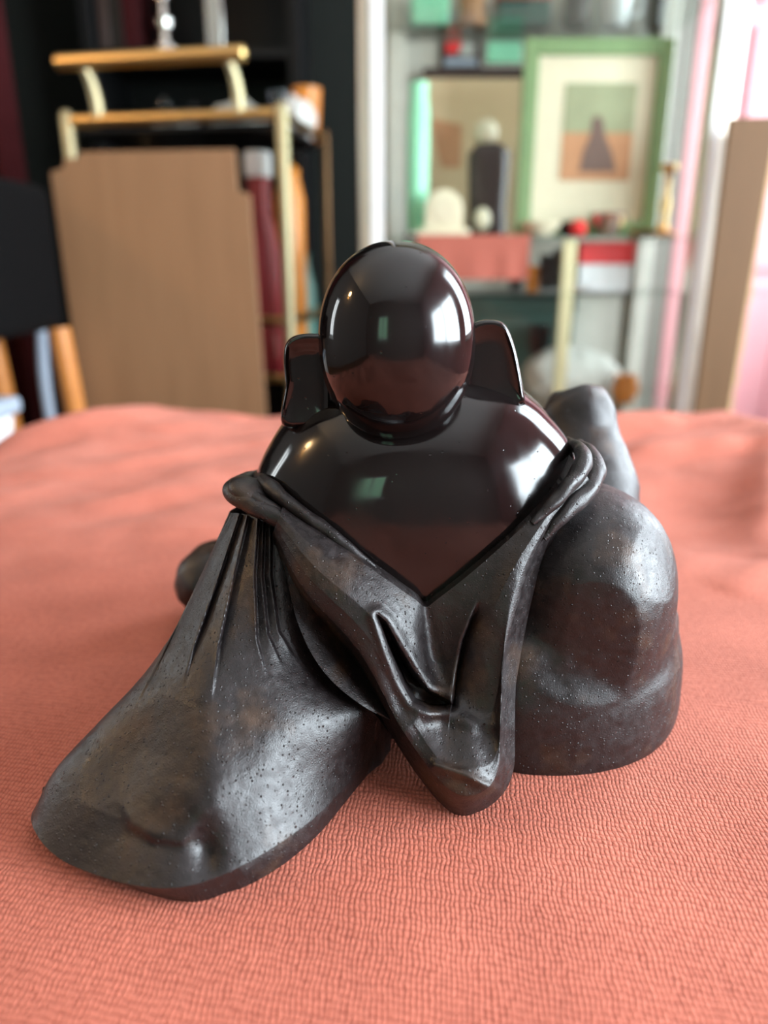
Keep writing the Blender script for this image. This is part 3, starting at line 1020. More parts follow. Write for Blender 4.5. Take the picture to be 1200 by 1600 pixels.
def hip():
    nz_, nt_ = 190, 240
    AX = np.array([0.0605, 0.2335])
    ztop = BC[2] + 0.0338
    z = ztop * np.sin(np.linspace(0, 1, nz_) * math.pi / 2) ** 1.0
    th = np.linspace(0, 2 * math.pi, nt_, endpoint=False)
    Z, T = np.meshgrid(z, th, indexing='ij')
    c, s_ = np.cos(T), np.sin(T)

    def ell(cx, cy, a, b):
        # distance from AX along the direction (c, s_) to an ellipse
        ox, oy = AX[0] - cx, AX[1] - cy
        A = (c / a) ** 2 + (s_ / b) ** 2
        B = ox * c / a ** 2 + oy * s_ / b ** 2
        C = (ox / a) ** 2 + (oy / b) ** 2 - 1
        return (-B + np.sqrt(np.maximum(B * B - A * C, 0))) / A
    k = np.sqrt(np.maximum(1 - np.abs((Z - BC[2]) / .0342) ** np.where(Z > BC[2], 2.15, 3.4), 1e-5))
    ball = ell(BC[0], BC[1], .0302 * k, .0362 * k)
    pr = np.array([(0.0, .0490, .0455), (.003, .0503, .0456), (.011, .0503, .0454), (.022, .0497, .0440), (.031, .0476, .0408), (.038, .0462, .0375), (.044, .040, .028), (.052, .016, .014), (.065, .006, .006), (.09, .004, .004)])
    pr = crspline(pr, 400, 0)
    a = np.interp(Z, pr[:, 0], pr[:, 1]); b = np.interp(Z, pr[:, 0], pr[:, 2])
    base = ell(0.0540, 0.2345, a, b)
    # crease soft towards the drape, sharper on the outer side
    kk = 0.0035 + 0.010 * sst(-c, -0.60, 0.2)
    h = np.clip(0.5 + 0.5 * (ball - base) / kk, 0, 1)
    r = base * (1 - h) + ball * h + kk * h * (1 - h)
    r[-1, :] = np.minimum(r[-1, :], .0004)
    W = np.stack([AX[0] + r * c, AX[1] + r * s_, Z], -1)
    for n, hh, q in [((0.72, -0.72, 0.55), .0318, .5), ((-0.18, -1, -0.02), .0325, .7), ((-0.7, -1, 0.1), .0325, .6)]:
        n = np.array(n); n = n / np.linalg.norm(n)
        d_ = (W - BC) @ n - hh
        W = W - (np.maximum(d_, 0) * q * sst(h, .15, .6))[..., None] * n
    c0 = np.array([AX[0], AX[1], .03])
    nn = W - c0; nn /= np.linalg.norm(nn, axis=-1, keepdims=True)
    W = W + nn * chisel(W, 1.2)[..., None]
    W[0, :, 2] = 0; W[..., 2] = np.maximum(W[..., 2], 0)
    closed_grid('hip', W, CW, fig)


hip()


# --- raised knee at the far right, foot at the far left
def limb(name, pts, rad, seg=48, n=70, flat=1.0):
    V, F = tubegeo(pts, rad, seg, flat, resample=n)
    V = np.array(V)
    V = V + np.stack([vnoise(V, 150, 31), vnoise(V, 150, 32), vnoise(V, 150, 33)], -1) * 0.0008
    V[:, 2] = np.maximum(V[:, 2], 0.0005)
    obj(name, V, F, CW, fig, sm=70)


k0 = P(900, 645, 0.30)
limb('raised_knee', [(0.066, 0.262, 0.012), (0.076, 0.272, 0.035), (0.081, 0.284, 0.058), k0 + np.array([0.001, -.004, -.012]), k0, k0 + np.array([-.001, 0.004, .0055]), k0 + np.array([-.001, .0045, .0085])],
     [.026, .0245, .0215, .0175, .0150, .0105, .004])
limb('folded_leg', [(-0.02, 0.30, 0.017), (-0.045, 0.305, 0.018), (-0.065, 0.300, 0.019), (-0.078, 0.292, 0.018), (-0.0845, 0.288, 0.0172), (-0.088, 0.286, 0.0168)],
     [.018, .019, .0175, .0145, .0100, .004])
limb('folded_leg', [(0.05, 0.30, 0.014), (0.02, 0.315, 0.016), (-0.01, 0.32, 0.015), (-0.03, 0.318, 0.012)], [.016, .018, .014, .006])

# ------------------------------------------------------------------ brass bar cart
FR = np.array([-0.181, 1.464]); EL = np.array([-0.983, 0.182]); EB = np.array([0.182, 0.983])
CWID, CDEP = 0.417, 0.30


def cp(s, t, z):
    q = FR + EL * s + EB * t
    return Vector((q[0], q[1], z))


cart = thing('bar_cart', cp(CWID / 2, CDEP / 2, RZ0), 'brass bar cart with a handle standing behind the leaning brown board', 'cart')
ZT = 0.395
for s, t in ((0, 0), (CWID, 0), (0, CDEP), (CWID, CDEP)):
    z1 = ZT + 0.012
    tube('post', [cp(s, t, RZ0 + .06), cp(s, t, -.08), cp(s, t, .1), cp(s, t, z1 - .004), cp(s, t, z1 + .004), cp(s, t, z1 + .007)], [.0125, .0125, .0125, .0125, .010, .004] if t == 0 else [.008, .008, .008, .008, .006, .003], M['pale_brass'] if t == 0 else M['shaded_brass'], cart)
    lathe('caster', [(.008, 0.0), (.024, .006), (.027, .02), (.024, .036), (.012, .044), (.010, .06)], tuple(cp(s, t, RZ0)), M['black'], cart, 18)
for z in (ZT, 0.04, -0.07):
    tube('front_rail', [cp(.012, 0, z), cp(CWID - .012, 0, z)], .011 if z == ZT else .008, M['brass'], cart)
    tube('back_rail', [cp(.012, CDEP, z), cp(CWID - .012, CDEP, z)], .009, M['brass'], cart)
    for s in (0, CWID):
        tube('side_rail', [cp(s, .012, z), cp(s, CDEP - .012, z)], .008, M['brass'], cart)
for z in (ZT - 0.020, -0.082):
    prism('tray', [cp(.006, .006, z), cp(CWID - .006, .006, z), cp(CWID - .006, CDEP - .006, z), cp(.006, CDEP - .006, z)], (0, 0, .008), M['black'], cart)
hd = tube('handle', [cp(.052, -.02, .486), cp(.057, -.02, .486), cp(.39, -.02, .486), cp(.408, -.02, .486), cp(.413, -.02, .486)], [.006, .0135, .0135, .0135, .006], M['brass'], cart)
for s, zt in ((.078, .483), (.352, .483)):
    tube('handle_bracket', [cp(s, 0, ZT), cp(s, -.002, ZT + .03), cp(s + .003, -.008, ZT + .06), cp(s + .009, -.02, zt)], [.011, .011, .010, .009], M['pale_brass'], cart, resample=20)

# things standing on the cart
def bottle(name, x, y, z, h, r, mat, capmat, label, cat='bottle', neck=0.35):
    t = thing(name, (x, y, z), label, cat)
    lathe('body', [(r * .9, 0), (r, .004), (r, h * .55), (r * .9, h * .62), (r * neck, h * .75), (r * neck, h * .92)], (x, y, z), mat, t)
    lathe('cap', [(r * neck * 1.1, h * .90), (r * neck * 1.25, h * .91), (r * neck * 1.25, h), (r * neck, h * 1.01)], (x, y, z), capmat, t)
    return t


q = cp(.074, .07, -0.074)
bottle('squat_bottle', q.x, q.y, q.z, .415, .038, M['dark_red'], M['paper'], 'red bottle with a pale cap between board and cart post', neck=.55)
q = cp(.05, .25, -0.074)
lathe('tall_vase', [(.020, 0), (.030, .02), (.034, .10), (.030, .17), (.018, .22), (.02, .232), (.026, .237)], (q.x, q.y, q.z), M['pale_teal'])
tag(bpy.context.scene.objects['tall_vase'], 'teal glazed vase on the lower cart shelf', 'vase')
q = cp(.045, .17, -0.074)
t = thing('orange_jar', (q.x, q.y, q.z), 'orange glazed jar on the lower shelf beside the teal vase', 'jar')
lathe('body', [(.03, 0), (.038, .02), (.040, .22), (.042, .34), (.030, .38), (.028, .39)], (q.x, q.y, q.z), M['orange'], t, sx=.75, sy=.75)
lathe('lid', [(.030, .388), (.032, .395), (.02, .405), (.006, .41), (.008, .42), (.002, .425)], (q.x, q.y, q.z), M['orange'], t, sx=.75, sy=.75)

# top of the cart: bowl, crumpled napkin, glasses
ztop = ZT - 0.012
q = cp(.030, .272, ztop)
t = thing('orange_bowl', (q.x, q.y, q.z), 'orange bowl on the back corner of the cart top', 'bowl')
lathe('bowl', [(.020, 0), (.022, .006), (.027, .05), (.031, .104), (.029, .104), (.025, .05), (.016, .01), (.001, .009)], (q.x, q.y, q.z), M['orange'], t)
lathe('foot', [(.014, 0), (.018, 0), (.018, .008), (.014, .008)], (q.x, q.y, q.z), M['orange'], t)


def crumple(name, c, rad, mat, label, cat, seed, amp=.25):
    D = sphere_grid(48, 28)
    W = D * np.array(rad)
    n = vnoise(D + seed, 2.2, seed) * amp + vnoise(D, 5.0, seed + 1) * amp * .5
    W = W * (1 + n)[..., None]
    W[..., 2] = np.maximum(W[..., 2] + rad[2] * .7, 0)
    return tag(closed_grid(name, W + np.array(c), mat, None), label, cat)


q = cp(.030, .200, ztop)
crumple('napkin', (q.x, q.y, q.z), (.032, .032, .044), M['paper'], 'crumpled white napkin beside the orange bowl on the cart', 'napkin', 3)
q = cp(.15, .20, ztop)
crumple('folded_cloth', (q.x, q.y, q.z), (.06, .06, .042), M['grey_cloth'], 'grey folded cloth lying on the middle of the cart top', 'cloth', 8, .12)
q = cp(.30, .22, ztop)
crumple('paper_bag', (q.x, q.y, q.z), (.05, .05, .036), M['grey_cloth'], 'pale crushed paper bag at the left of the cart top', 'bag', 12, .2)


def tumbler(x, y, z, h, r, label, group=None, mat=None):
    o = lathe('drinking_glass', [(r * .8, 0), (r * .82, .002), (r, h), (r * .94, h), (r * .76, .006), (.0005, .005)], (x, y, z), mat or M['clear'])
    return tag(o, label, 'glass', group)


q = cp(.09, .27, ztop)
tumbler(q.x, q.y, q.z, .10, .026, 'clear tumbler at the back of the cart top')

# brown board with a notched corner leaning in front of the cart
YB = 1.40
brd = [p3(78, 268, YB), p3(98, 262, YB), p3(99, 248, YB), p3(122, 246, YB), p3(124, 237, YB), p3(366, 233, YB), p3(371, 298, YB), p3(390, 303, YB)]
def ext(a, b, z):
    k = (z - a.z) / (b.z - a.z)
    return a + (b - a) * k
br = ext(p3(390, 303, YB), p3(415, 640, YB), RZ0 + .002)
bl = ext(p3(78, 268, YB), p3(129, 640, YB), RZ0 + .002)
tag(prism('wooden_board', brd + [br, bl], (0, .016, 0), M['board'], None, .0015), 'plain brown veneered board with a notched corner leaning on the brass cart', 'board')

# ------------------------------------------------------------------ glass display cabinet
GX0, GX1, GY0, GY1, GZ0, GZ1 = -0.042, 0.572, 1.345, 1.69, RZ0, 1.35
cab = thing('display_cabinet', ((GX0 + GX1) / 2, (GY0 + GY1) / 2, GZ0), 'tall glass display cabinet with metal frame and glass shelves', 'cabinet')
pw = 0.040
for x0, x1 in ((GX0, GX0 + pw), (GX1 - pw, GX1)):
    f = box('front_post', (x0, GY0, GZ0 + .05), (x1, GY0 + pw, GZ1 - .04), M['champagne'], cab, .003)
    if x0 == GX0:
        box('post_strip', (x0 + pw * .50, GY0 - .004, GZ0 + .05), (x1 + .001, GY0, GZ1 - .04), M['white_trim'], f, .001)
    else:
        box('post_strip', (x0 - .001, GY0 - .004, GZ0 + .05), (x0 + pw * .45, GY0, GZ1 - .04), M['white_trim'], f, .001)
    sh_ = .046 if x0 == GX0 else 0
    box('back_post', (x0 + .003 + sh_, GY1 - pw, GZ0 + .05), (x1 - .003 + sh_, GY1, GZ1 - .04), M['panel'], cab, .003)
box('cabinet_base', (GX0 - .005, GY0 - .005, GZ0), (GX1 + .005, GY1 + .005, GZ0 + .05), M['champagne'], cab, .003)
box('cabinet_top', (GX0 - .005, GY0 - .005, GZ1 - .04), (GX1 + .005, GY1 + .005, GZ1), M['champagne'], cab, .003)
box('back_panel', (GX0 + pw, GY1 - .012, GZ0 + .05), (GX1 - pw, GY1 - .004, GZ1 - .04), M['panel'], cab)
for x in (GX0 + .012, GX1 - .016):
    box('side_pane', (x, GY0 + pw, GZ0 + .05), (x + .004, GY1 - pw, GZ1 - .04), M['glass'], cab)
box('front_pane', (GX0 + pw, GY0 + .010, GZ0 + .05), (GX1 - pw, GY0 + .014, GZ1 - .04), M['glass'], cab)
SH = (-0.11, 0.095, 0.190, 0.565)
for z in SH:
    box('glass_shelf', (GX0 + .018, GY0 + .022, z - .006), (GX1 - .018, GY1 - .014, z), M['shelf_glass'], cab)
bx_ = P(885, 450, 1.375)
box('brass_support', (bx_[0] - .012, 1.3705, -0.11), (bx_[0] + .012, 1.382, .184), M['pale_brass'], cab, .002)

# ---- on the middle shelf
ZM = SH[2] + .0005


def framed(name, x0, x1, z0, z1, y, fw, fmat, label, tilt=0):
    t = thing(name, ((x0 + x1) / 2, y, z0), label, 'picture')
    boxes('frame', [((x0, y, z0), (x0 + fw, y + .018, z1)), ((x1 - fw, y, z0), (x1, y + .018, z1)),
                    ((x0 + fw, y, z0), (x1 - fw, y + .018, z0 + fw)), ((x0 + fw, y, z1 - fw), (x1 - fw, y + .018, z1))], fmat, t, .002)
    return t


fx0, fx1 = P(814, 200, 1.45)[0], P(1042, 200, 1.45)[0]
fz1 = P(900, 58, 1.45)[2]
fz1 = min(fz1, SH[3] - .008)
t = framed('mirrored_print', fx0, fx1, ZM, fz1, 1.45, .026, M['green'], 'green framed print with wide cream mount standing in for a reflection in the glass cabinet')  # solid print added in place of a picture mirrored in the cabinet
box('mount', (fx0 + .026, 1.456, ZM + .026), (fx1 - .026, 1.461, fz1 - .026), M['cream'], t)
a, b2 = P(884, 130, 1.456), P(982, 282, 1.456)
sky_ = box('print_upper', (a[0], 1.4545, (a[2] + b2[2]) / 2), (b2[0], 1.456, a[2]), M['sage'], t)
gnd = box('print_lower', (a[0], 1.4545, b2[2]), (b2[0], 1.456, (a[2] + b2[2]) / 2), M['ochre'], t)
prism('print_figure', [p3(905, 268, 1.4535), p3(912, 235, 1.4535), p3(922, 215, 1.4535), p3(926, 186, 1.4535), p3(934, 180, 1.4535), p3(942, 188, 1.4535), p3(946, 214, 1.4535), p3(956, 238, 1.4535), p3(962, 268, 1.4535)], (0, .001, 0), M['figure'], t)

# tan card behind the small figures
a, b2 = P(664, 122, 1.645), P(806, 330, 1.645)
t = thing('tan_picture', ((a[0] + b2[0]) / 2, 1.645, ZM), 'unframed tan picture card standing left of the green framed print', 'picture')
box('card', (a[0], 1.645, ZM), (b2[0], 1.655, a[2]), M['tan'], t, .001)
box('dark_edge', (a[0] - .004, 1.641, a[2]), (b2[0] + .004, 1.658, a[2] + .018), M['brown'], t, .002)
prism('orange_shape', [p3(672, 185, 1.644), p3(722, 195, 1.644), p3(720, 262, 1.644), p3(690, 262, 1.644)], (0, .001, 0), M['ochre'], t)

# mint vase shape at the left post, standing in for a mirrored green window
a = P(652, 330, 1.50)
t = thing('mirrored_window', (a[0], 1.5, ZM), 'tall slim mint green vase shape standing in for a mirrored window beside the left cabinet post', 'vase')
h = P(652, 130, 1.50)[2] - ZM
lathe('body', [(.016, 0), (.019, .004), (.0205, h * .3), (.020, h * .8), (.016, h * .93), (.018, h)], (a[0], 1.5, ZM), M['mint'], t)
lathe('foot', [(.022, 0), (.023, .003), (.022, .010), (.016, .014)], (a[0], 1.5, ZM), M['silver'], t)

# ivory domed clock
a = P(692, 350, 1.46)
t = thing('domed_clock', (a[0], 1.46, ZM), 'small ivory domed clock standing in front of the mint green vase shape', 'clock')
box('base', (a[0] - .048, 1.435, ZM), (a[0] + .048, 1.485, ZM + .014), M['ivory'], t, .004)
n = 20
arc = [Vector((a[0] + .034 * math.cos(math.pi * k / n), 1.440, ZM + .046 + .034 * math.sin(math.pi * k / n))) for k in range(n + 1)]
prism('case', [Vector((a[0] + .034, 1.440, ZM + .014))] + arc + [Vector((a[0] - .034, 1.440, ZM + .014))], (0, .038, 0), M['ivory'], t, .003)
dial = [Vector((a[0] + .021 * math.cos(2 * math.pi * k / 24), 1.437, ZM + .046 + .021 * math.sin(2 * math.pi * k / 24))) for k in range(24)]
prism('dial', dial, (0, .0035, 0), M['cream'], t)

# dark carved figure with a pale head
a = P(760, 345, 1.54)
t = thing('dark_figurine', (a[0], 1.54, ZM), 'dark brown figurine with a cream head standing before the tan picture', 'figurine')
z1 = P(760, 222, 1.54)[2] - ZM
lathe('body', [(.036, 0), (.038, .006), (.034, z1 * .3), (.037, z1 * .7), (.038, z1 * .88), (.026, z1 * .97), (.012, z1)], (a[0], 1.54, ZM), M['brown'], t, sx=1.05, sy=.7)
blob('head', (a[0] - .008, 1.535, ZM + z1 + .016), (.022, .019, .022), M['ivory'], t, 28, 18)
blob('lap', (a[0] - .012, 1.512, ZM + .032), (.016, .014, .022), M['ivory'], t, 24, 16)

# clutter in front of the print
def dish(name, px, Y, z, r, h, mat, label, cat='dish'):
    a = P(px, 350, Y)
    return tag(lathe(name, [(r * .5, 0), (r * .55, h * .1), (r * .9, h * .6), (r, h), (r * .93, h), (r * .5, h * .25), (.0005, h * .22)], (a[0], Y, z), mat), label, cat)


dish('shallow_dish', 845, 1.405, ZM, .036, .024, M['ivory'], 'ivory shallow dish on the middle shelf under the green frame')
dish('silver_bowl', 948, 1.405, ZM, .033, .038, M['silver'], 'silver bowl in front of the green framed print')
dish('dark_bowl', 888, 1.41, ZM, .020, .024, M['black'], 'small black bowl beside the silver bowl')
dish('brass_dish', 1008, 1.40, ZM, .028, .010, M['brass'], 'small brass dish at the right end of the middle shelf')
a = P(1036, 345, 1.40)
lathe('brass_candlestick', [(.026, 0), (.027, .004), (.010, .012), (.006, .03), (.009, .05), (.005, .07), (.006, .10), (.014, .108), (.014, .116), (.006, .118)], (a[0], 1.40, ZM), M['brass'])
tag(sc.objects['brass_candlestick'], 'brass candlestick beside the right cabinet post', 'candlestick')
a = P(904, 350, 1.39)
lathe('red_pot', [(.008, 0), (.013, .004), (.015, .014), (.012, .022), (.006, .026)], (a[0], 1.39, ZM), M['red'])
tag(sc.objects['red_pot'], 'tiny red lidded pot at the front of the middle shelf', 'pot')

# ---- salmon cloth over the middle shelf front, standing in for the mirrored tablecloth edge
a, b2 = P(652, 400, 1.37), P(826, 400, 1.37)
S_, T_ = np.meshgrid(np.linspace(0, 1, 50), np.linspace(0, .22, 60))
X_ = a[0] + (b2[0] - a[0]) * S_
over = .10
wv = np.sin(S_ * 22 + np.sin(S_ * 7)) * .004
Yv = np.where(T_ < over, 1.4655 - T_, 1.3655 + 0 * T_)
k_ = sst(T_, over + .004, .2)
Yr = Yv - 0.0 + wv * k_ * .0 - .0
Yr = np.where(T_ > over, 1.3655 - np.minimum((T_ - over) * .0, .0) + wv * k_ * .5, Yr)
Zr = np.where(T_ < over, ZM + .0015, ZM + .0015 - (T_ - over) * .62)
Wr = np.stack([X_, Yr, Zr], -1)
o = gridmesh('mirrored_cloth', Wr, Wr + np.where((T_ < over)[..., None], np.array([0, 0, -.0012]), np.array([0, -.0012, 0])), M['salmon'], None)
tag(o, 'salmon cloth over the middle shelf edge standing in for the mirrored tablecloth', 'cloth')

# ---- on the narrow lower shelf
ZN = SH[1] + .0005
a, b2 = P(906, 400, 1.44), P(992, 400, 1.44)
t = thing('gift_box', ((a[0] + b2[0]) / 2, 1.47, ZN), 'white box with a red lid under the middle shelf', 'box')
box('body', (a[0] + .003, 1.443, ZN), (b2[0] - .003, 1.51, ZN + .050), M['white'], t, .001)
box('lid', (a[0], 1.44, ZN + .048), (b2[0], 1.513, ZN + .086), M['red'], t, .002)
for k, (px, Y, hh, mt, lb) in enumerate([(806, 1.42, .05, 'clear', 'small clear shot glass left of the amber one'), (832, 1.43, .045, 'amber', 'small amber shot glass on the lower shelf'),
                                         (853, 1.41, .065, 'clear', 'clear tumbler beside the amber shot glass'), (872, 1.50, .075, 'clear', 'taller clear glass behind the brass support')]):
    a = P(px, 440, Y)
    tumbler(a[0], Y, ZN, hh, .014, lb, mat=M[mt])
dish('white_dish', 915, 1.40, ZN, .036, .012, M['white'], 'flat white dish below the white box with the red lid')

# ---- on the bottom visible shelf
ZL = SH[0] + .0005
a, b2 = P(690, 480, 1.62), P(895, 480, 1.62)
t = thing('teal_box', ((a[0] + b2[0]) / 2, 1.62, ZL), 'dark teal box at the back of the lower cabinet shelf', 'box')
box('body', (a[0], 1.60, ZL), (b2[0], 1.67, ZL + .155), M['teal'], t, .003)
box('lid', (a[0] - .003, 1.597, ZL + .155), (b2[0] + .003, 1.673, ZL + .190), M['teal'], t, .003)
a = P(890, 600, 1.48)
crumple('folded_linen', (a[0], 1.48, ZL), (.095, .05, .058), M['linen'], 'pale grey folded linen lying on the lower cabinet shelf', 'linen', 15, .10)
a = P(845, 500, 1.55)
t = thing('glass_vase', (a[0], 1.55, ZL), 'clear stemmed glass vase before the teal box', 'vase')
lathe('foot', [(.022, 0), (.022, .003), (.004, .008), (.004, .05)], (a[0], 1.55, ZL), M['silver'], t)
lathe('bowl', [(.004, .05), (.018, .065), (.024, .10), (.022, .135), (.020, .135), (.02, .10), (.012, .07), (.001, .06)], (a[0], 1.55, ZL), M['clear'], t)
a = P(975, 620, 1.42)
lathe('clay_pot', [(.016, 0), (.022, .008), (.026, .028), (.020, .045), (.022, .052), (.018, .052), (.014, .04)], (a[0], 1.42, ZL), M['orange_wood'])
tag(sc.objects['clay_pot'], 'small orange clay pot at the front of the lower cabinet shelf', 'pot')

# ---- on the top shelf
ZU = SH[3] + .0005
def U(px, Y=1.64):
    return P(px, 40, Y)[0]


x = U(955)
t = thing('white_cup', (x, 1.62, ZU), 'white cup on the top glass shelf above the green frame', 'cup')
lathe('body', [(.020, 0), (.022, .003), (.030, .04), (.034, .075), (.031, .075), (.026, .04), (.017, .008), (.0005, .007)], (x, 1.62, ZU), M['pale_teal'] if False else M['white'], t)
tube('handle', [(x + .030, 1.62, ZU + .06), (x + .046, 1.62, ZU + .058), (x + .050, 1.62, ZU + .04), (x + .044, 1.62, ZU + .022), (x + .027, 1.62, ZU + .020)], .004, M['white'], t, resample=24)
x = U(675)
t = thing('green_tin', (x, 1.62, ZU), 'bright green tin at the left of the top glass shelf', 'tin')
box('body', (x - .042, 1.60, ZU), (x + .030, 1.65, ZU + .050), M['mint'], t, .006)
box('lid', (x - .043, 1.599, ZU + .050), (x + .031, 1.651, ZU + .058), M['mint'], t, .003)
x = U(735)
t = thing('rose_figurine', (x, 1.62, ZU), 'rose and tan figurine beside the bright green tin', 'figurine')
lathe('body', [(.028, 0), (.030, .005), (.022, .03), (.026, .055), (.016, .07), (.006, .074)], (x, 1.62, ZU), M['ochre'], t)
blob('head', (x, 1.62, ZU + .084), (.015, .015, .016), M['salmon'], t, 24, 16)
x = U(815)
t = thing('teal_casket', (x, 1.62, ZU), 'dark teal casket with a pale lid on the top glass shelf', 'box')
box('body', (x - .052, 1.595, ZU), (x + .045, 1.655, ZU + .040), M['teal'], t, .003)
box('lid', (x - .054, 1.593, ZU + .040), (x + .047, 1.657, ZU + .058), M['salmon'], t, .004)
x = U(895)
bottle('dark_flask', x, 1.62, ZU, .12, .024, M['brown'], M['silver'], 'dark brown flask between the teal casket and white cup')
x = U(1016)
tumbler(x, 1.62, ZU, .09, .024, 'clear tumbler at the right end of the top glass shelf')
# small painted tiles leaning on the back panel, standing on the tan picture's edge height
a, b2 = P(688, 56, 1.672), P(752, 108, 1.672)
t = thing('painted_tile', ((a[0] + b2[0]) / 2, 1.672, b2[2]), 'small dark painted tile fixed above the tan picture', 'picture')
box('tile', (a[0], 1.671, b2[2]), (b2[0], 1.6775, min(a[2], SH[3] - .008)), M['brown'], t, .001)
prism('red_patch', [p3(696, 66, 1.6705), p3(724, 64, 1.6705), p3(716, 82, 1.6705), p3(698, 84, 1.6705)], (0, .0008, 0), M['red'], t)
prism('pale_patch', [p3(722, 62, 1.6705), p3(744, 70, 1.6705), p3(738, 90, 1.6705), p3(716, 86, 1.6705)], (0, .0008, 0), M['grey_cloth'], t)
prism('blue_patch', [p3(696, 90, 1.6705), p3(744, 92, 1.6705), p3(746, 103, 1.6705), p3(694, 103, 1.6705)], (0, .0008, 0), M['lid'], t)
a, b2 = P(762, 48, 1.672), P(814, 98, 1.672)
t = thing('mint_plaque', ((a[0] + b2[0]) / 2, 1.672, b2[2]), 'mint green plaque fixed right of the painted tile', 'plaque')
box('plaque', (a[0], 1.671, b2[2]), (b2[0], 1.6775, min(a[2], SH[3] - .008)), M['mint'], t, .002)
box('plaque_rim', (a[0] - .003, 1.673, b2[2] - .003), (b2[0] + .003, 1.6778, b2[2] + .002), M['silver'], t)

# ------------------------------------------------------------------ brown cardboard sheet at the right
YC = 1.27
tl, tr_ = p3(1142, 184, YC), p3(1216, 182, YC)
bl = ext(tl, p3(1084, 660, YC), RZ0 + .002); br = ext(tr_, p3(1139, 640, YC), RZ0 + .002)
t = thing('cardboard_sheet', ((bl.x + br.x) / 2, YC, RZ0), 'tall brown cardboard sheet leaning beside the glass cabinet', 'cardboard')
prism('sheet', [tl, tr_, br, bl], (0, .014, 0), M['cardboard'], t, .001)
n = 40
edge = []
for k in range(n + 1):
    w = tr_ + (br - tr_) * (k / n)
    edge.append(w + Vector((.004 + .003 * random.random(), 0, 0)))
poly = [tr_ + Vector((-.002, 0, 0))] + edge + [br + Vector((-.002, 0, 0))]
prism('torn_edge', [v + Vector((0, .001, 0)) for v in poly], (0, .012, 0), M['card_edge'], t)

# ------------------------------------------------------------------ left: curtain, armchair, white box, dark bookcase
S_, T_ = np.meshgrid(np.linspace(-1.34, -0.80, 160), np.linspace(RZ0 + .02, RZ1 - .05, 12))
Wc = np.stack([S_, 1.80 + .030 * np.sin(S_ * 62) + .012 * np.sin(S_ * 27 + 1), T_], -1)
o = gridmesh('curtain', Wc, Wc + np.array([0, .004, 0]), M['maroon'], None)
tag(o, 'dark maroon velvet curtain hanging in the far left corner', 'curtain')

t = thing('armchair', (-0.80, 1.2, RZ0), 'black upholstered armchair with orange wooden legs at the left edge', 'armchair')
YA = 1.03
zb = float(P(60, 545, YA)[2])
def rbox(name, lo, hi, mat, parent, bv):
    return box(name, lo, hi, mat, parent, bv, 4)


xr = float(P(100, 450, YA + .34)[0])
rbox('armrest', (xr - .09, YA, zb), (xr, YA + .34, .27), M['black_fabric'], t, .02)
rbox('armrest', (xr - .62, YA, zb), (xr - .53, YA + .34, .27), M['black_fabric'], t, .02)
rbox('seat_cushion', (xr - .53, YA + .005, zb), (xr - .09, YA + .28, .13), M['black_fabric'], t, .03)
rbox('backrest', (xr - .53, YA + .25, zb), (xr - .09, YA + .34, .40), M['black_fabric'], t, .03)
for lx in (xr + .006, xr - .118, xr - .60):
    tube('leg', [(lx + .02, YA + .31, RZ0), (lx + .006, YA + .31, -.25), (lx - .012, YA + .31, zb + .002)], [.014, .017, .019], M['orange_wood'], t)
tube('steel_strip', [(xr - .030, YA + .30, RZ0 + .01), (xr - .038, YA + .30, -.2), (xr - .040, YA + .30, -.06), (xr - .032, YA + .30, zb + .004)], .010, M['lid'], t, resample=20)

YW = .90
a = p3(33, 618, YW + .10); a.y = YW
t = thing('storage_tub', (a.x - .16, YW + .12, RZ0), 'white plastic tub with a blue grey lid at the left edge', 'tub')
zt = a.z
prism('body', [Vector((a.x - .34, YW + .006, zt - .02)), Vector((a.x - .008, YW + .006, zt - .02)), Vector((a.x - .018, YW + .006, -.1)), Vector((a.x - .03, YW + .006, RZ0)), Vector((a.x - .31, YW + .006, RZ0))], (0, .09, 0), M['white'], t, .01)
box('lid', (a.x - .35, YW, zt - .022), (a.x, YW + .10, zt), M['lid'], t, .006, 3)

# dark bookcase behind the cart
BX0, BX1, BY0, BY1 = -0.72, -0.20, 2.02, 2.28
bk = thing('dark_bookcase', ((BX0 + BX1) / 2, 2.15, RZ0), 'black open bookcase against the dark wall behind the cart', 'bookcase')
for x in (BX0, BX1 - .03):
    box('side_panel', (x, BY0, RZ0), (x + .03, BY1, 1.5), M['black'], bk, .002)
box('back_panel', (BX0 + .03, BY1 - .012, RZ0), (BX1 - .03, BY1, 1.5), M['black'], bk)
for z in (-.35, -.02, .31, .628, .95, 1.48):
    box('shelf', (BX0 + .03, BY0, z - .02), (BX1 - .03, BY1 - .012, z), M['black'], bk, .001)
a = P(258, 60, 2.10)
lathe('silver_candlestick', [(.036, 0), (.038, .004), (.034, .02), (.016, .03), (.012, .05), (.026, .06), (.028, .075), (.012, .085), (.010, .11), (.022, .118), (.022, .125), (.008, .127)], (a[0], 2.10, .6285), M['silver'])
tag(sc.objects['silver_candlestick'], 'stout silver candlestick on the bookcase shelf above the cart', 'candlestick')
a = P(335, 40, 2.08)
t = thing('silver_photo_frame', (a[0], 2.09, .6285), 'narrow upright silver photo frame right of the stout candlestick', 'frame')
box('frame', (a[0] - .022, 2.08, .6285), (a[0] + .022, 2.10, .88), M['silver'], t, .004)
box('photo', (a[0] - .014, 2.0785, .64), (a[0] + .014, 2.081, .87), M['grey_cloth'], t)
a = P(250, 140, 2.10)
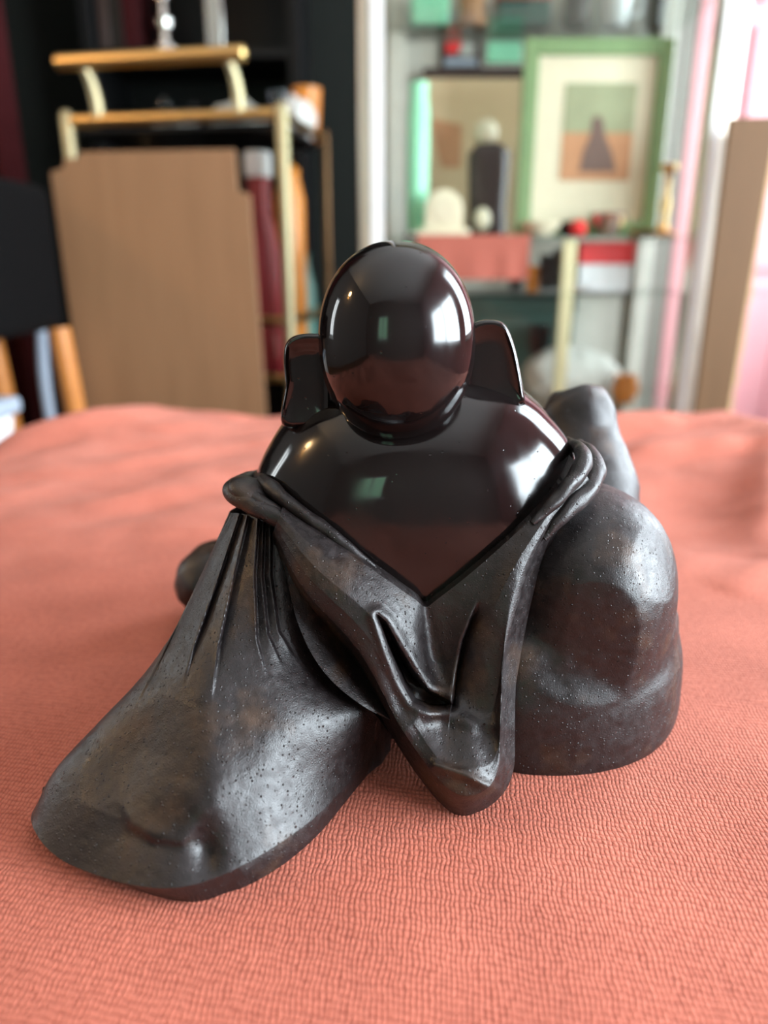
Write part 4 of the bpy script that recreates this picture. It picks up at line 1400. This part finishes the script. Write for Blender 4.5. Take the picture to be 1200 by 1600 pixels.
for k, (px, r, hh, lb) in enumerate(((256, .022, .075, 'clear wine glass on the bookcase shelf seen below the cart handle'), (300, .02, .06, 'shorter clear glass right of the wine glass in the bookcase'))):
    a = P(px, 140, 2.10)
    t = thing('stemmed_glass', (a[0], 2.10, .3105), lb, 'glass')
    lathe('foot', [(.026, 0), (.026, .003), (.004, .008), (.004, .12)], (a[0], 2.10, .3105), M['silver'], t)
    lathe('bowl', [(.004, .12), (r, .14), (r * 1.2, .16 + hh * .5), (r, .15 + hh), (r * .95, .15 + hh), (r * 1.1, .16 + hh * .5), (r * .9, .145), (.001, .128)], (a[0], 2.10, .3105), M['clear'], t)
# leather-bound row in the bookcase
x = BX0 + .04
cols = ['brown', 'black', 'maroon', 'figure', 'dark_red', 'teal']
names = ['brown', 'black', 'maroon', 'grey brown', 'dark red', 'dark teal']
for k in range(3):
    w = .022 + .010 * random.random(); hh = .18 + .05 * random.random()
    t = thing('book', (x + w / 2, 2.12, .6285), names[k] + ' book in the row at the left of the bookcase', 'book', 'books in the dark bookcase')
    boxes('cover', [((x, 2.04, .6285), (x + .003, 2.20, .6285 + hh)), ((x + w - .003, 2.04, .6285), (x + w, 2.20, .6285 + hh)), ((x + .003, 2.04, .6285), (x + w - .003, 2.043, .6285 + hh))], M[cols[k]], t, .001)
    box('pages', (x + .003, 2.043, .631), (x + w - .003, 2.196, .6285 + hh - .003), M['cream'], t)
    x += w + .002

# wall lamp by the left window, off to the side
t = thing('wall_lamp', (RX0 + .02, .20, 1.15), 'brass wall lamp with a glowing globe on the left wall', 'lamp')
lathe('wall_plate', [(.05, -.05), (.055, -.045), (.055, .045), (.05, .05)], (RX0 + .012, .20, 1.15), M['brass'], t, sx=.2, sy=.7)
tube('arm', [(RX0 + .02, .20, 1.15), (RX0 + .08, .20, 1.13), (RX0 + .13, .20, 1.15), (RX0 + .13, .20, 1.19)], .008, M['brass'], t, resample=16)
em = bpy.data.materials.new('warm_glowing_glass'); em.use_nodes = True
eb = em.node_tree.nodes['Principled BSDF']
eb.inputs['Emission Color'].default_value = (1.0, 0.62, 0.28, 1); eb.inputs['Emission Strength'].default_value = 90
blob('globe', (RX0 + .13, .20, 1.268), (.075, .075, .08), em, t, 32, 20)
